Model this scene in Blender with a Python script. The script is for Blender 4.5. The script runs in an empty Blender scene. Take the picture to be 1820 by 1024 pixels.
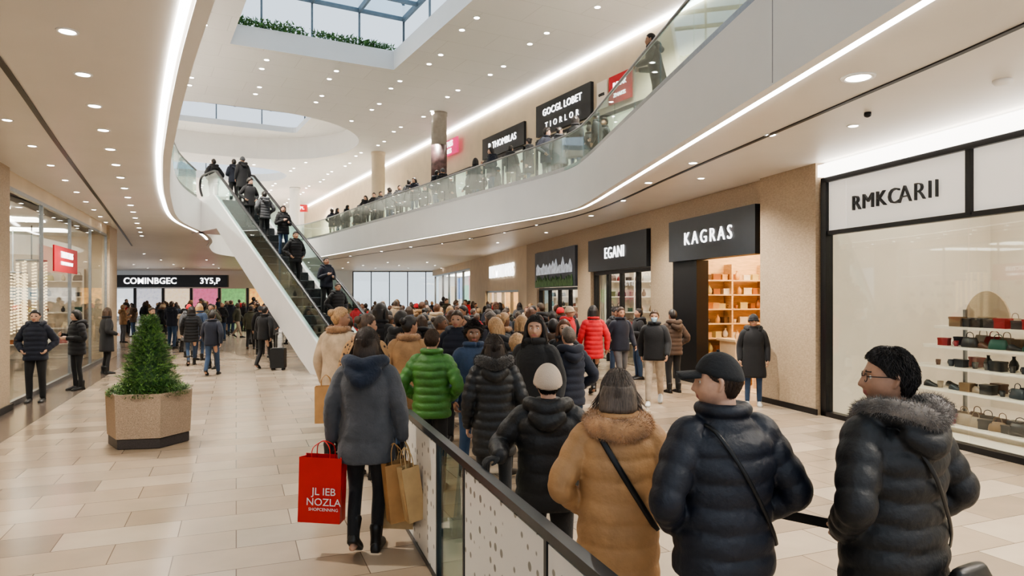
import bpy, bmesh, math, random, time
from mathutils import Vector, Matrix, noise
T0=time.time()
R=random.Random(11)
scene=bpy.context.scene
COL=scene.collection
V=Vector
pi=math.pi
# ------------------------------------------------------------------ materials
_M={}
def mat(name,col,rough=.5,metal=0.,var=.12,vs=6.,bump=0.,bs=40.,emit=0.,ecol=None,spec=.5,sheen=0.,stretch=None,nosample=False):
    if name in _M: return _M[name]
    m=bpy.data.materials.new(name); m.use_nodes=True
    nt=m.node_tree; N=nt.nodes; L=nt.links
    b=N['Principled BSDF']
    b.inputs['Roughness'].default_value=rough
    b.inputs['Metallic'].default_value=metal
    b.inputs['Specular IOR Level'].default_value=spec
    if sheen: b.inputs['Sheen Weight'].default_value=sheen
    tc=N.new('ShaderNodeTexCoord'); src=tc.outputs['Object']
    if stretch:
        mp=N.new('ShaderNodeMapping'); mp.inputs['Scale'].default_value=stretch
        L.new(src,mp.inputs[0]); src=mp.outputs[0]
    nz=N.new('ShaderNodeTexNoise'); nz.inputs['Scale'].default_value=vs; nz.inputs['Detail'].default_value=4
    L.new(src,nz.inputs['Vector'])
    rp=N.new('ShaderNodeValToRGB')
    rp.color_ramp.elements[0].position=.3; rp.color_ramp.elements[1].position=.7
    rp.color_ramp.elements[0].color=[c*(1-var) for c in col]+[1]
    rp.color_ramp.elements[1].color=[min(1,c*(1+var)) for c in col]+[1]
    L.new(nz.outputs['Fac'],rp.inputs[0]); L.new(rp.outputs[0],b.inputs['Base Color'])
    if bump:
        n2=N.new('ShaderNodeTexNoise'); n2.inputs['Scale'].default_value=bs; n2.inputs['Detail'].default_value=4
        L.new(src,n2.inputs['Vector'])
        bp=N.new('ShaderNodeBump'); bp.inputs['Strength'].default_value=bump; bp.inputs['Distance'].default_value=.01
        L.new(n2.outputs['Fac'],bp.inputs['Height']); L.new(bp.outputs[0],b.inputs['Normal'])
    if emit:
        b.inputs['Emission Strength'].default_value=emit
        b.inputs['Emission Color'].default_value=list(ecol or col)+[1]
        if nosample: m.cycles.emission_sampling='NONE'
    _M[name]=m
    return m
def glass_mat(name,tint=(.95,.98,.97),refl=1.0,k0=.03):
    if name in _M: return _M[name]
    m=bpy.data.materials.new(name); m.use_nodes=True
    nt=m.node_tree; N=nt.nodes; L=nt.links
    for n in list(N): N.remove(n)
    out=N.new('ShaderNodeOutputMaterial'); mx=N.new('ShaderNodeMixShader')
    tr=N.new('ShaderNodeBsdfTransparent'); tr.inputs[0].default_value=list(tint)+[1]
    gl=N.new('ShaderNodeBsdfGlossy'); gl.inputs['Roughness'].default_value=.02
    gl.inputs['Color'].default_value=(refl,refl,refl,1)
    lw=N.new('ShaderNodeLayerWeight'); lw.inputs['Blend'].default_value=.5
    pw=N.new('ShaderNodeMath'); pw.operation='POWER'; pw.inputs[1].default_value=4.5
    ma=N.new('ShaderNodeMath'); ma.operation='MULTIPLY_ADD'; ma.inputs[1].default_value=.55; ma.inputs[2].default_value=k0
    L.new(lw.outputs['Facing'],pw.inputs[0]); L.new(pw.outputs[0],ma.inputs[0])
    L.new(ma.outputs[0],mx.inputs[0]); L.new(tr.outputs[0],mx.inputs[1]); L.new(gl.outputs[0],mx.inputs[2])
    L.new(mx.outputs[0],out.inputs[0])
    _M[name]=m; return m
def floor_mat():
    m=bpy.data.materials.new('limestone_tiles'); m.use_nodes=True
    nt=m.node_tree; N=nt.nodes; L=nt.links; b=N['Principled BSDF']
    tc=N.new('ShaderNodeTexCoord'); mp=N.new('ShaderNodeMapping'); mp.inputs['Rotation'].default_value=(0,0,math.radians(-22))
    L.new(tc.outputs['Object'],mp.inputs[0])
    br=N.new('ShaderNodeTexBrick'); br.inputs['Scale'].default_value=1
    br.inputs['Brick Width'].default_value=.9; br.inputs['Row Height'].default_value=.45
    br.inputs['Mortar Size'].default_value=.004; br.inputs['Mortar Smooth'].default_value=.1
    br.inputs['Color1'].default_value=(.37,.285,.205,1); br.inputs['Color2'].default_value=(.52,.43,.33,1)
    br.inputs['Mortar'].default_value=(.17,.125,.09,1)
    L.new(mp.outputs[0],br.inputs['Vector'])
    b2=N.new('ShaderNodeTexBrick'); b2.inputs['Scale'].default_value=1
    b2.inputs['Brick Width'].default_value=2.7; b2.inputs['Row Height'].default_value=.45
    b2.inputs['Mortar Size'].default_value=0.0; b2.inputs['Bias'].default_value=-.3
    b2.inputs['Color1'].default_value=(1,1,1,1); b2.inputs['Color2'].default_value=(.52,.53,.56,1)
    L.new(mp.outputs[0],b2.inputs['Vector'])
    mx=N.new('ShaderNodeMix'); mx.data_type='RGBA'; mx.blend_type='MULTIPLY'; mx.inputs[0].default_value=.75
    L.new(br.outputs[0],mx.inputs[6]); L.new(b2.outputs[0],mx.inputs[7])
    nz=N.new('ShaderNodeTexNoise'); nz.inputs['Scale'].default_value=3; nz.inputs['Detail'].default_value=8
    L.new(mp.outputs[0],nz.inputs['Vector'])
    r2=N.new('ShaderNodeValToRGB'); r2.color_ramp.elements[0].color=(.82,.82,.82,1); r2.color_ramp.elements[1].color=(1.08,1.07,1.05,1)
    L.new(nz.outputs[0],r2.inputs[0])
    m2=N.new('ShaderNodeMix'); m2.data_type='RGBA'; m2.blend_type='MULTIPLY'; m2.inputs[0].default_value=1
    L.new(mx.outputs[2],m2.inputs[6]); L.new(r2.outputs[0],m2.inputs[7]); L.new(m2.outputs[2],b.inputs['Base Color'])
    b.inputs['Roughness'].default_value=.2
    return m
def panel_ceiling_mat(name='ceiling_plaster_shaded',k=1.0):
    m=bpy.data.materials.new(name); m.use_nodes=True
    nt=m.node_tree; N=nt.nodes; L=nt.links; b=N['Principled BSDF']
    tc=N.new('ShaderNodeTexCoord'); mp=N.new('ShaderNodeMapping'); mp.inputs['Rotation'].default_value=(0,0,math.radians(-29))
    L.new(tc.outputs['Object'],mp.inputs[0])
    br=N.new('ShaderNodeTexBrick'); br.inputs['Scale'].default_value=1
    br.inputs['Brick Width'].default_value=2.4; br.inputs['Row Height'].default_value=1.2
    br.inputs['Mortar Size'].default_value=.008
    br.inputs['Color1'].default_value=(.62*k,.61*k,.60*k,1); br.inputs['Color2'].default_value=(.64*k,.63*k,.62*k,1)
    br.inputs['Mortar'].default_value=(.48*k,.47*k,.46*k,1)
    L.new(mp.outputs[0],br.inputs['Vector']); L.new(br.outputs[0],b.inputs['Base Color'])
    b.inputs['Roughness'].default_value=.6
    return m
def dots_mat(name,sx,sz,rnd,p0,c0,c1,three=False,rough=.3):
    m=bpy.data.materials.new(name); m.use_nodes=True
    nt=m.node_tree; N=nt.nodes; L=nt.links; b=N['Principled BSDF']
    tc=N.new('ShaderNodeTexCoord'); mp=N.new('ShaderNodeMapping'); mp.inputs['Scale'].default_value=(sx,sx if three else 0.,sz)
    L.new(tc.outputs['Object'],mp.inputs[0])
    vo=N.new('ShaderNodeTexVoronoi'); vo.inputs['Scale'].default_value=1.; vo.inputs['Randomness'].default_value=rnd
    L.new(mp.outputs[0],vo.inputs['Vector'])
    rp=N.new('ShaderNodeValToRGB'); rp.color_ramp.elements[0].position=p0; rp.color_ramp.elements[1].position=p0+.04
    rp.color_ramp.elements[0].color=list(c0)+[1]; rp.color_ramp.elements[1].color=list(c1)+[1]
    L.new(vo.outputs['Distance'],rp.inputs[0]); L.new(rp.outputs[0],b.inputs['Base Color'])
    b.inputs['Roughness'].default_value=rough
    return m
WHITE=mat('white_paint',(.80,.795,.78),.5,var=.02,vs=1)
SOFFIT=mat('soffit_paint',(.72,.685,.64),.4,var=.03,vs=1)
STONE=mat('travertine',(.40,.31,.215),.55,var=.16,vs=22,bump=.25,bs=40,stretch=(1,1,2.2))
CREAM=mat('cream_plaster',(.64,.53,.39),.6,var=.05,vs=2)
BLACK=mat('black_metal',(.012,.012,.013),.35,.3,var=.1)
CHAR=mat('charcoal_sign',(.018,.021,.026),.4,var=.1)
STEEL=mat('brushed_steel',(.30,.31,.32),.35,.9,var=.1,vs=20)
GLASS=glass_mat('clear_glass',(.95,.98,.97),1,.05); GGREEN=glass_mat('green_glass',(.80,.91,.89),1,.09); GSKY=glass_mat('roof_glass',(.88,.95,1),1,.01)
LED=mat('led_white',(1,1,1),.5,var=0,emit=9,ecol=(1,.96,.9))
LEDW=mat('led_cove',(1,1,1),.5,var=0,emit=4,ecol=(1,.95,.88))
LAMP=mat('downlight_lens',(1,1,1),.5,var=0,emit=20,ecol=(1,.95,.86),nosample=True)
PANELW=mat('fill_panel_white',(1,1,1),.5,var=0,emit=7,ecol=(1,.92,.82))
PANELO=mat('fill_panel_warm',(1,.8,.5),.5,var=0,emit=13.,ecol=(1,.78,.50))
LETTER=mat('white_lit_letters',(.95,.95,.95),.4,var=0,emit=2.2,ecol=(1,1,1),nosample=True)
LETTERB=mat('black_letters',(.02,.02,.02),.4,var=0)
RED=mat('red_paint',(.55,.012,.025),.45,var=.05)
PINK=mat('magenta_sign',(.75,.03,.16),.45,var=.05,emit=.5,ecol=(.8,.03,.2),nosample=True)
# ------------------------------------------------------------------ mesh helpers
def loft(bm,rings,mi=0,cap=True):
    vr=[[bm.verts.new(p) for p in r] for r in rings]
    n=len(vr[0])
    for a,b in zip(vr[:-1],vr[1:]):
        for i in range(n):
            j=(i+1)%n
            f=bm.faces.new((a[i],a[j],b[j],b[i])); f.material_index=mi
    if cap:
        for r,s in ((vr[0],-1),(vr[-1],1)):
            c=bm.verts.new(sum((v.co for v in r),V((0,0,0)))/n)
            for i in range(n):
                j=(i+1)%n
                f=bm.faces.new((r[j],r[i],c) if s<0 else (r[i],r[j],c)); f.material_index=mi
def catm(pts,n):
    out=[]
    P=[pts[0]]+list(pts)+[pts[-1]]
    for k in range(1,len(P)-2):
        p0,p1,p2,p3=P[k-1],P[k],P[k+1],P[k+2]
        for i in range(n):
            t=i/n
            out.append(tuple(.5*((2*b)+(-a+c)*t+(2*a-5*b+4*c-d)*t*t+(-a+3*b-3*c+d)*t**3) for a,b,c,d in zip(p0,p1,p2,p3)))
    out.append(tuple(pts[-1]))
    return out
def limb(bm,pts,rad,n=12,steps=5,quilt=None,ref=None,mi=0,rough=0,capn=2):
    dat=[]
    for p,r in zip(pts,rad):
        if not isinstance(r,(tuple,list)): r=(r,r)
        dat.append((p[0],p[1],p[2],r[0],r[1]))
    S=catm(dat,steps)
    C=[V(s[:3]) for s in S]
    tans=[]
    for i in range(len(C)):
        a=C[max(0,i-1)]; b=C[min(len(C)-1,i+1)]
        t=(b-a); tans.append(t.normalized() if t.length>1e-9 else V((0,0,1)))
    x=V(ref) if ref is not None else V((1,0,0))
    if abs(x.normalized().dot(tans[0]))>.95: x=V((0,1,.2))
    rings=[]; s=0
    for i,c in enumerate(C):
        t=tans[i]; x=(x-t*x.dot(t)).normalized(); y=t.cross(x)
        if i: s+=(C[i]-C[i-1]).length
        rx,ry=S[i][3],S[i][4]
        k=0
        if quilt: k=quilt[1]*(abs(math.sin(pi*s/quilt[0]))**.5-.7)
        def ring(cc,f):
            o=[]
            for j in range(n):
                a=2*pi*j/n
                q=cc+x*(math.cos(a)*(rx+k)*f)+y*(math.sin(a)*(ry+k)*f)
                if rough: q=q+V((R.uniform(-1,1),R.uniform(-1,1),R.uniform(-1,1)))*rough
                o.append(q)
            return o
        if i==0:
            for h in range(capn,0,-1):
                a=h/(capn+1)*pi/2
                rings.append(ring(c-t*(math.sin(a)*min(rx,ry)*.8),math.cos(a)))
        rings.append(ring(c,1))
        if i==len(C)-1:
            for h in range(1,capn+1):
                a=h/(capn+1)*pi/2
                rings.append(ring(c+t*(math.sin(a)*min(rx,ry)*.8),math.cos(a)))
    loft(bm,rings,mi)
def box(bm,c,s,rz=0,mi=0,M=None):
    m=Matrix.Translation(c)@Matrix.Rotation(rz,4,'Z')
    if M is not None: m=M@m
    q=[m@V((x*s[0]/2,y*s[1]/2,z*s[2]/2)) for z in(-1,1) for x,y in((-1,-1),(1,-1),(1,1),(-1,1))]
    v=[bm.verts.new(p) for p in q]
    for f in((3,2,1,0),(4,5,6,7),(0,1,5,4),(1,2,6,5),(2,3,7,6),(3,0,4,7)):
        fa=bm.faces.new([v[i] for i in f]); fa.material_index=mi
def prism(bm,pts,z0,z1,mi=0):
    a=[bm.verts.new((p[0],p[1],z0)) for p in pts]; b=[bm.verts.new((p[0],p[1],z1)) for p in pts]
    n=len(pts)
    bm.faces.new(a[::-1]).material_index=mi; bm.faces.new(b).material_index=mi
    for i in range(n):
        j=(i+1)%n; bm.faces.new((a[i],a[j],b[j],b[i])).material_index=mi
def sphere(bm,c,r,n=12,m=8,mi=0):
    if not isinstance(r,(tuple,list)): r=(r,r,r)
    rings=[]
    for i in range(1,m):
        a=pi*i/m
        rings.append([V((c[0]+r[0]*math.sin(a)*math.cos(2*pi*j/n),c[1]+r[1]*math.sin(a)*math.sin(2*pi*j/n),c[2]-r[2]*math.cos(a))) for j in range(n)])
    loft(bm,rings,mi)
def lathe(bm,prof,c=(0,0,0),n=20,mi=0):
    loft(bm,[[V((c[0]+r*math.cos(2*pi*j/n),c[1]+r*math.sin(2*pi*j/n),c[2]+z)) for j in range(n)] for r,z in prof],mi)
def bm_mesh(bm,name,mats,smooth=False,recalc=True):
    if recalc: bmesh.ops.recalc_face_normals(bm,faces=bm.faces)
    me=bpy.data.meshes.new(name); bm.to_mesh(me); bm.free()
    for m in mats: me.materials.append(m)
    if smooth: me.polygons.foreach_set('use_smooth',[True]*len(me.polygons))
    return me
def obj(name,me,parent=None,label=None,cat=None,group=None,kind=None,loc=None,rz=None,sc=None,mtx=None):
    o=bpy.data.objects.new(name,me); COL.objects.link(o)
    if parent is not None: o.parent=parent
    if label: o['label']=label
    if cat: o['category']=cat
    if group: o['group']=group
    if kind: o['kind']=kind
    if mtx is not None: o.matrix_local=mtx
    if loc is not None: o.location=loc
    if rz is not None: o.rotation_euler=(0,0,rz)
    if sc is not None: o.scale=(sc,sc,sc)
    return o
def O(name,bm,mats,smooth=False,**k):
    if not isinstance(mats,(list,tuple)): mats=[mats]
    return obj(name,bm_mesh(bm,name,mats,smooth),**k)
def B(): return bmesh.new()
def remesh(bm,vox,sm=2,amp=0,ns=12):
    bmesh.ops.recalc_face_normals(bm,faces=bm.faces)
    me=bpy.data.meshes.new('t'); bm.to_mesh(me); bm.free()
    ob=bpy.data.objects.new('t',me); COL.objects.link(ob)
    m=ob.modifiers.new('r','REMESH'); m.mode='VOXEL'; m.voxel_size=vox
    if sm:
        s=ob.modifiers.new('s','SMOOTH'); s.iterations=sm; s.factor=.5
    dg=bpy.context.evaluated_depsgraph_get()
    me2=bpy.data.meshes.new_from_object(ob.evaluated_get(dg))
    bpy.data.objects.remove(ob); bpy.data.meshes.remove(me)
    me2.polygons.foreach_set('use_smooth',[True]*len(me2.polygons))
    if amp:
        nr=[v.normal.copy() for v in me2.vertices]
        for v,nn in zip(me2.vertices,nr):
            p=v.co*ns
            v.co+=nn*(noise.noise(p)+.5*(1-2*abs(noise.noise(p*2.3+V((3,1,7))))))*amp
    return me2
def text_mesh(s,size,mt,ext=.01,weight=0.,spacing=1.):
    c=bpy.data.curves.new('txt','FONT'); c.body=s; c.size=size; c.extrude=ext; c.offset=weight
    c.align_x='CENTER'; c.align_y='CENTER'; c.space_character=spacing; c.resolution_u=3
    ob=bpy.data.objects.new('txt',c); COL.objects.link(ob)
    dg=bpy.context.evaluated_depsgraph_get()
    me=bpy.data.meshes.new_from_object(ob.evaluated_get(dg))
    bpy.data.objects.remove(ob)
    me.materials.clear(); me.materials.append(mt)
    return me
# ------------------------------------------------------------------ people
def g(x,s): return math.exp(-(x/s)**2)
def head_fn(d):
    x,y,z=d
    yy=y
    if y>0: yy=y**.86
    p=V((.077*x,.096*yy,.12*z))
    if z<0:
        k=-z; p.x*=1-.30*k*k; p.y+=.014*k
        if y<0: p.y*=1-.42*k**1.3
    if y>.1:
        X,Z=p.x,p.z
        p.y+=.014*g(X,.024)*g(Z+.104,.020)
        p.y+=.006*g(Z-.026,.011)*g(X,.045)
        for s in(-1,1):
            p.y-=.013*g(X-s*.031,.017)*g(Z-.004,.014)
            p.y+=.005*g(X-s*.045,.02)*g(Z+.03,.02)
        t=max(0,min(1,(.016-Z)/.052)); 
        if Z<.03:
            fall=1 if Z>-.036 else g(Z+.036,.007)
            up=1 if Z<.016 else g(Z-.016,.012)
            p.y+=(.006+.021*t)*fall*up*g(X,.009+.008*t)
        p.y+=.008*g(X,.026)*(g(Z+.057,.006)+g(Z+.069,.007))
        p.y-=.004*g(X,.03)*g(Z+.083,.007)
    return p
def head_grid(nu,nv,off=None):
    rings=[]
    for i in range(1,nv):
        th=pi*i/nv
        r=[]
        for j in range(nu):
            t=2*pi*j/nu
            ph=t-.5*math.sin(t)
            d=(math.sin(ph)*math.sin(th),math.cos(ph)*math.sin(th),-math.cos(th))
            p=head_fn(d)
            if off:
                p=p+V(d)*off(p,d)
            r.append(p)
        rings.append(r)
    return rings
def sstep(x): x=max(0,min(1,x)); return x*x*(3-2*x)
def interp(x,T):
    if x<=T[0][0]: return T[0][1]
    for (a,b),(c,d) in zip(T[:-1],T[1:]):
        if x<=c: return b+(d-b)*(x-a)/(c-a)
    return T[-1][1]
HL=[(-.1,-.085),(-.035,-.07),(-.018,-.005),(.025,.012),(.05,.045),(.09,.068)]
HLL=[(-.1,-.1),(-.03,-.09),(0,-.07),(.03,-.02),(.055,.045),(.09,.072)]
def cover(thick,line,nz=0,ns=60,rib=0):
    def f(p,d):
        w=sstep((p.z-(line(p.y) if callable(line) else interp(p.y,line)))/.014+.5)
        t=thick
        if nz: t+=nz*noise.noise(p*ns)
        if rib: t+=rib*abs(math.sin(math.atan2(d[0],d[1])*22))
        return -.014*(1-w)+t*w
    return f
BASE={'Rarm':((.25,-.03,1.13),(.255,.06,.89)),'Larm':((-.25,-.03,1.13),(-.255,.06,.89)),
      'Rleg':((.105,.015,.50),(.11,-.02,.085),0),'Lleg':((-.105,.015,.50),(-.11,-.02,.085),0),
      'lean':0,'yaw':0,'pitch':0,'curl':.9}
def pose(**k):
    d=dict(BASE); d.update(k); return d
WALK=dict(Rleg=((.10,.13,.52),(.10,.24,.09),0),Lleg=((-.10,-.02,.50),(-.10,-.26,.135),.5),
          Rarm=((.26,-.10,1.14),(.25,-.10,.90)),Larm=((-.25,.04,1.14),(-.24,.20,.93)))
POCK=dict(Rarm=((.31,-.07,1.15),(.21,.08,1.0)),Larm=((-.31,-.07,1.15),(-.21,.08,1.0)))
PHONE=dict(Rarm=((.25,.02,1.14),(.12,.26,1.22)),Larm=((-.25,.0,1.14),(-.10,.25,1.15)))
HOLD=dict(Rarm=((.26,-.06,1.15),(.18,.17,1.06)))
def headM(P):
    return Matrix.Translation(UBp(P,(0,.0,1.52)))@Matrix.Rotation(P['yaw'],4,'Z')@Matrix.Rotation(-P['pitch'],4,'X')@Matrix.Translation((0,.018,.112))
def UBp(P,p):
    p=V(p); a=-P['lean']
    q=p-V((0,0,.95)); c,s=math.cos(a),math.sin(a)
    return V((q.x,q.y*c-q.z*s,q.y*s+q.z*c))+V((0,0,.95))
def torso(bm,prof,P,n=28,dz=.03,quilt=None,z0=0):
    S=catm(prof,10)
    out=[];last=None
    for s in S:
        if last is None or abs(s[0]-last)>=dz*.98 or s is S[-1]: out.append(s); last=s[0]
    rings=[]
    for z,a,b,cy in out:
        r=[]
        for j in range(n):
            t=2*pi*j/n; c,s=math.cos(t),math.sin(t)
            k=0
            if quilt:
                zz=z-z0+.005*math.sin(t*3)+.003*math.sin(t*7+z*9)
                k=quilt[1]*(abs(math.sin(pi*zz/quilt[0]))**.5-.7)
            e=2/2.3
            x=(a+k)*math.copysign(abs(c)**e,c); y=(b+k)*math.copysign(abs(s)**e,s)+cy
            r.append(UBp(P,(x,y,z)))
        rings.append(r)
    loft(bm,rings)
def hand(bm,w,d,side,nrm,curl,n=8):
    d=d.normalized(); side=(side-d*side.dot(d)).normalized(); nrm=(nrm-d*nrm.dot(d)-side*nrm.dot(side)).normalized()
    limb(bm,[w-d*.02,w+d*.03,w+d*.085],[(.027,.022),(.038,.017),(.040,.014)],n=10,steps=3,ref=side)
    for o,ln in((-.031,.060),(-.0105,.078),(.0105,.084),(.031,.074)):
        b=w+d*.083+side*o; pts=[b-d*.02,b]; a=0; q=b
        for f,l in((.45,.45),(.8,.32),(.6,.26)):
            a+=curl*f*.9
            q=q+(d*math.cos(a)+nrm*math.sin(a))*ln*l; pts.append(q)
        limb(bm,pts,[.0095,.0095,.009,.008,.007],n=n,steps=2,ref=side)
    b=w+d*.022+side*.03
    limb(bm,[b-side*.012,b+side*.018+d*.02+nrm*.006,b+side*.025+d*.045+nrm*.018,b+side*.018+d*.066+nrm*.026],[.013,.0115,.010,.008],n=n,steps=2,ref=nrm)
def body_mesh(P,vox,fem=False,mats=None,det=1):
    bm=B()
    torso(bm,[(.84,.12,.09,0),(.95,.145,.10,0),(1.08,.12,.09,0),(1.22,.14,.10,0),(1.34,.155,.10,0),(1.42,.135,.082,0),(1.475,.075,.065,0),(1.50,.056,.058,.0),(1.545,.053,.056,.008),(1.60,.05,.055,.012)],P,n=20,dz=.03)
    for sg,A,Lg in((1,'Rarm','Rleg'),(-1,'Larm','Lleg')):
        sh=UBp(P,(.165*sg,0,1.41)); e=V(P[A][0]); w=V(P[A][1])
        limb(bm,[sh,(sh+e)/2,e,(e+w)/2,w],[.052,.045,.037,.036,.025],n=12,steps=4)
        d=(w-e)
        if P.get('hd'+A[0]): d=V(P['hd'+A[0]])
        nr=V((-sg,0,0)) if abs(d.normalized().x)<.7 else V((0,0,-1))
        side=V((0,1,0)) if abs(d.normalized().y)<.8 else V((0,0,1))
        if P.get('nrm'+A[0]): nr=V(P['nrm'+A[0]])
        if P.get('side'+A[0]): side=V(P['side'+A[0]])
        hand(bm,w,d,side,nr,P['curl'],8 if det else 6)
        k=V(P[Lg][0]); an=V(P[Lg][1])
        limb(bm,[(.085*sg,0,.92),(.09*sg,0,.75),k,(k+an)/2+V((0,-.012,0)),an],[.072,.058,.040,.038,.028],n=12,steps=4)
        limb(bm,[an+V((0,-.02,-.04)),an+V((0,.05,-.045)),an+V((0,.13,-.06))],[.028,.028,.018],n=8,steps=3)
    HM=headM(P)
    r=head_grid(56 if det else 36,48 if det else 30)
    loft(bm,[[HM@p for p in q] for q in r])
    for s in(-1,1):
        limb(bm,[HM@V((s*.074,-.002,.022)),HM@V((s*.083,-.012,.02)),HM@V((s*.084,-.016,.0)),HM@V((s*.077,-.004,-.03))],[.007,.010,.009,.006],n=8,steps=3)
    me=remesh(bm,vox,1)
    for m in mats: me.materials.append(m)
    I=HM.inverted()
    for f in me.polygons:
        c=f.center
        if c.z<1.4: continue
        q=I@c
        if q.y>.06:
            if abs(q.x)<.024 and -.073<q.z<-.052: f.material_index=1
            elif not det and abs(abs(q.x)-.031)<.014 and abs(q.z-.004)<.008: f.material_index=2
            elif .022<q.z<.031 and .015<abs(q.x)<.048 and q.y>.05: f.material_index=2
    return me
def shoes_mesh(P,sg,boot=True):
    bm=B(); L=P['Rleg' if sg>0 else 'Lleg']; an=V(L[1]); pt=L[2]
    M=Matrix.Translation(an-V((0,0,.085)))@Matrix.Translation((0,.1,0))@Matrix.Rotation(-pt,4,'X')@Matrix.Translation((0,-.1,0))
    rings=[]
    for y,w,h in((-.085,.02,.05),(-.078,.034,.075),(-.05,.042,.09),(0,.043,.10),(.05,.045,.085),(.1,.050,.068),(.15,.048,.055),(.185,.036,.045),(.20,.018,.03)):
        rings.append([M@V((w*math.cos(a),y,max(0.0,.02+ (h-.02)*math.sin(a)) if math.sin(a)>-.3 else 0.0)) for a in [2*pi*i/14 for i in range(14)]])
    loft(bm,rings)
    if boot: limb(bm,[M@V((0,-.03,.05)),M@V((0,-.03,.11)),M@V((0,-.035,.19))],[.046,.044,.05],n=12,steps=3)
    return bm
def leg_pts(P,sg):
    L=P['Rleg' if sg>0 else 'Lleg']; k=V(L[0]); an=V(L[1]); return V((.085*sg,0,.92)),k,an
def trousers_bm(P,slim=1.):
    bm=B()
    torso(bm,[(.80,.12,.10,-.005),(.88,.165,.125,-.005),(.96,.175,.125,0),(1.05,.155,.115,0)],P,n=20)
    for sg in(1,-1):
        h,k,a=leg_pts(P,sg)
        limb(bm,[h,h*.6+k*.4+V((0,0,0)),k,(k+a)/2+V((0,-.012,0)),a+V((0,0,.02))],[.098,.088*slim**.5,.066*slim,.060*slim,.052*slim],n=14,steps=6)
    return bm
def jacket_bm(P,J):
    gi=J.get('girth',1.); hem=J.get('hem',.80); q=J.get('quilt'); f=J.get('flare',0)
    bm=B()
    prof=[(hem,.205*gi+f,.150*gi+f*.7,0)]
    for z,a,b in((.62,.215,.155),(.80,.205,.150),(.95,.200,.148),(1.12,.188,.142),(1.28,.203,.148),(1.38,.200,.132),(1.445,.150,.110),(1.49,.095,.088),(1.535,.088,.086)):
        if z>hem+.06:
            ff=f*max(0,(1.1-z)/(1.1-hem)) if z<1.1 else 0
            prof.append((z,a*(gi if z<1.4 else 1)+ff,b*(gi if z<1.4 else 1)+ff*.7,0 if z<1.5 else .01))
    torso(bm,prof,P,n=40 if q else 24,dz=.0105 if q else .035,quilt=q,z0=hem)
    r=J.get('sleeve',1.)
    for sg,A in((1,'Rarm'),(-1,'Larm')):
        sh=UBp(P,(.160*sg*(.5+.5*gi),0,1.395)); e=V(P[A][0]); w=V(P[A][1])
        st=sh+(V((0,0,1.395))-sh)*.25; st.z=sh.z+.01
        limb(bm,[st,sh,(sh+e)/2+V((.01*sg,0,0)),e,(e+w)/2,w],[.070*r,.082*r,.076*r,.066*r,.060*r,.047*r],n=18 if q else 12,steps=9 if q else 4,quilt=(q[0]*.95,q[1]*.75) if q else None)
    if J.get('hood'):
        c=lambda x,y,z:UBp(P,(x,y,z))
        limb(bm,[c(-.10,.07,1.47),c(-.135,-.02,1.50),c(-.085,-.115,1.50),c(0,-.145,1.475),c(.085,-.115,1.50),c(.135,-.02,1.50),c(.10,.07,1.47)],[.03,.046,.052,.055,.052,.046,.03],n=12,steps=5)
        limb(bm,[c(-.09,-.13,1.43),c(0,-.165,1.385),c(.09,-.13,1.43)],[.05,.062,.05],n=12,steps=5)
    elif J.get('collar'):
        c=lambda x,y,z:UBp(P,(x,y,z))
        pts=[c(.098*math.sin(a),.092*math.cos(a)*1.0+.005,1.515) for a in [math.radians(d) for d in range(15,346,30)]]
        limb(bm,pts,[(.030,.030)]*len(pts),n=10,steps=3)
    return bm
def spikes(bm,pts,L,w,mi=0,droop=0,rnd=.5):
    for p,nn in pts:
        d=(nn+V((R.uniform(-1,1),R.uniform(-1,1),R.uniform(-1,1)))*rnd+V((0,0,-droop))).normalized()
        s=d.cross(V((R.uniform(-1,1),R.uniform(-1,1),R.uniform(-1,1)))).normalized()*w
        l=L*R.uniform(.6,1.2)
        a=bm.verts.new(p+s); b=bm.verts.new(p-s); c=bm.verts.new(p+d*l)
        bm.faces.new((a,b,c)).material_index=mi
def fur_bm(P,path,r,count=2600,L=.03,w=.0022):
    bm=B(); c=[UBp(P,p) for p in path]
    limb(bm,c,[r]*len(c),n=14,steps=6,rough=.003)
    S=[V(s) for s in catm([tuple(x) for x in c],12)]
    pts=[]
    for _ in range(count):
        i=R.randrange(len(S)-1); t=(S[i+1]-S[i]).normalized(); p=S[i].lerp(S[i+1],R.random())
        n=V((R.gauss(0,1),R.gauss(0,1),R.gauss(0,1))); n=(n-t*n.dot(t)).normalized()
        pts.append((p+n*r*.93,n))
    spikes(bm,pts,L,w,droop=.5,rnd=.8)
    return bm
def locks(bm,HM,line,thick,length,count,rad,jit,short=False,lift=.003):
    for _ in range(count):
        ph=R.uniform(0,2*pi); th0=R.uniform(.03,2.3) if short else R.uniform(.05,1.7)
        th=th0
        pts=[]; sw=R.uniform(-.9,.9) if short else R.uniform(-.5,.5); step=.11 if short else .2
        while th<2.7:
            a=ph+sw*(th-th0)
            d=(math.sin(a)*math.sin(th),math.cos(a)*math.sin(th),math.cos(th))
            p=head_fn(d)
            if p.z<interp(p.y,line)+.002: break
            if short and len(pts)>=4: break
            pts.append(p+V(d)*(thick+R.uniform(-jit,jit)+(lift*len(pts) if short else 0)))
            th+=step
        if len(pts)<2: continue
        if length and pts[-1].y<.05:
            q=pts[-1]; L=length*R.uniform(.7,1.08); ox=R.uniform(-.014,.014); oy=R.uniform(-.008,.004)
            for k in range(1,5):
                pts.append(q+V((ox*k+q.x*.04*k,oy*k+.005*math.sin(k+ph*3),-L*k/4)))
        n=len(pts)
        limb(bm,[HM@p for p in pts],[rad*(.6+.4*math.sin(pi*min(1,(i+1)/n*.9))) if i<n-1 else rad*.2 for i in range(n)],n=3,steps=2,capn=1)
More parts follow.
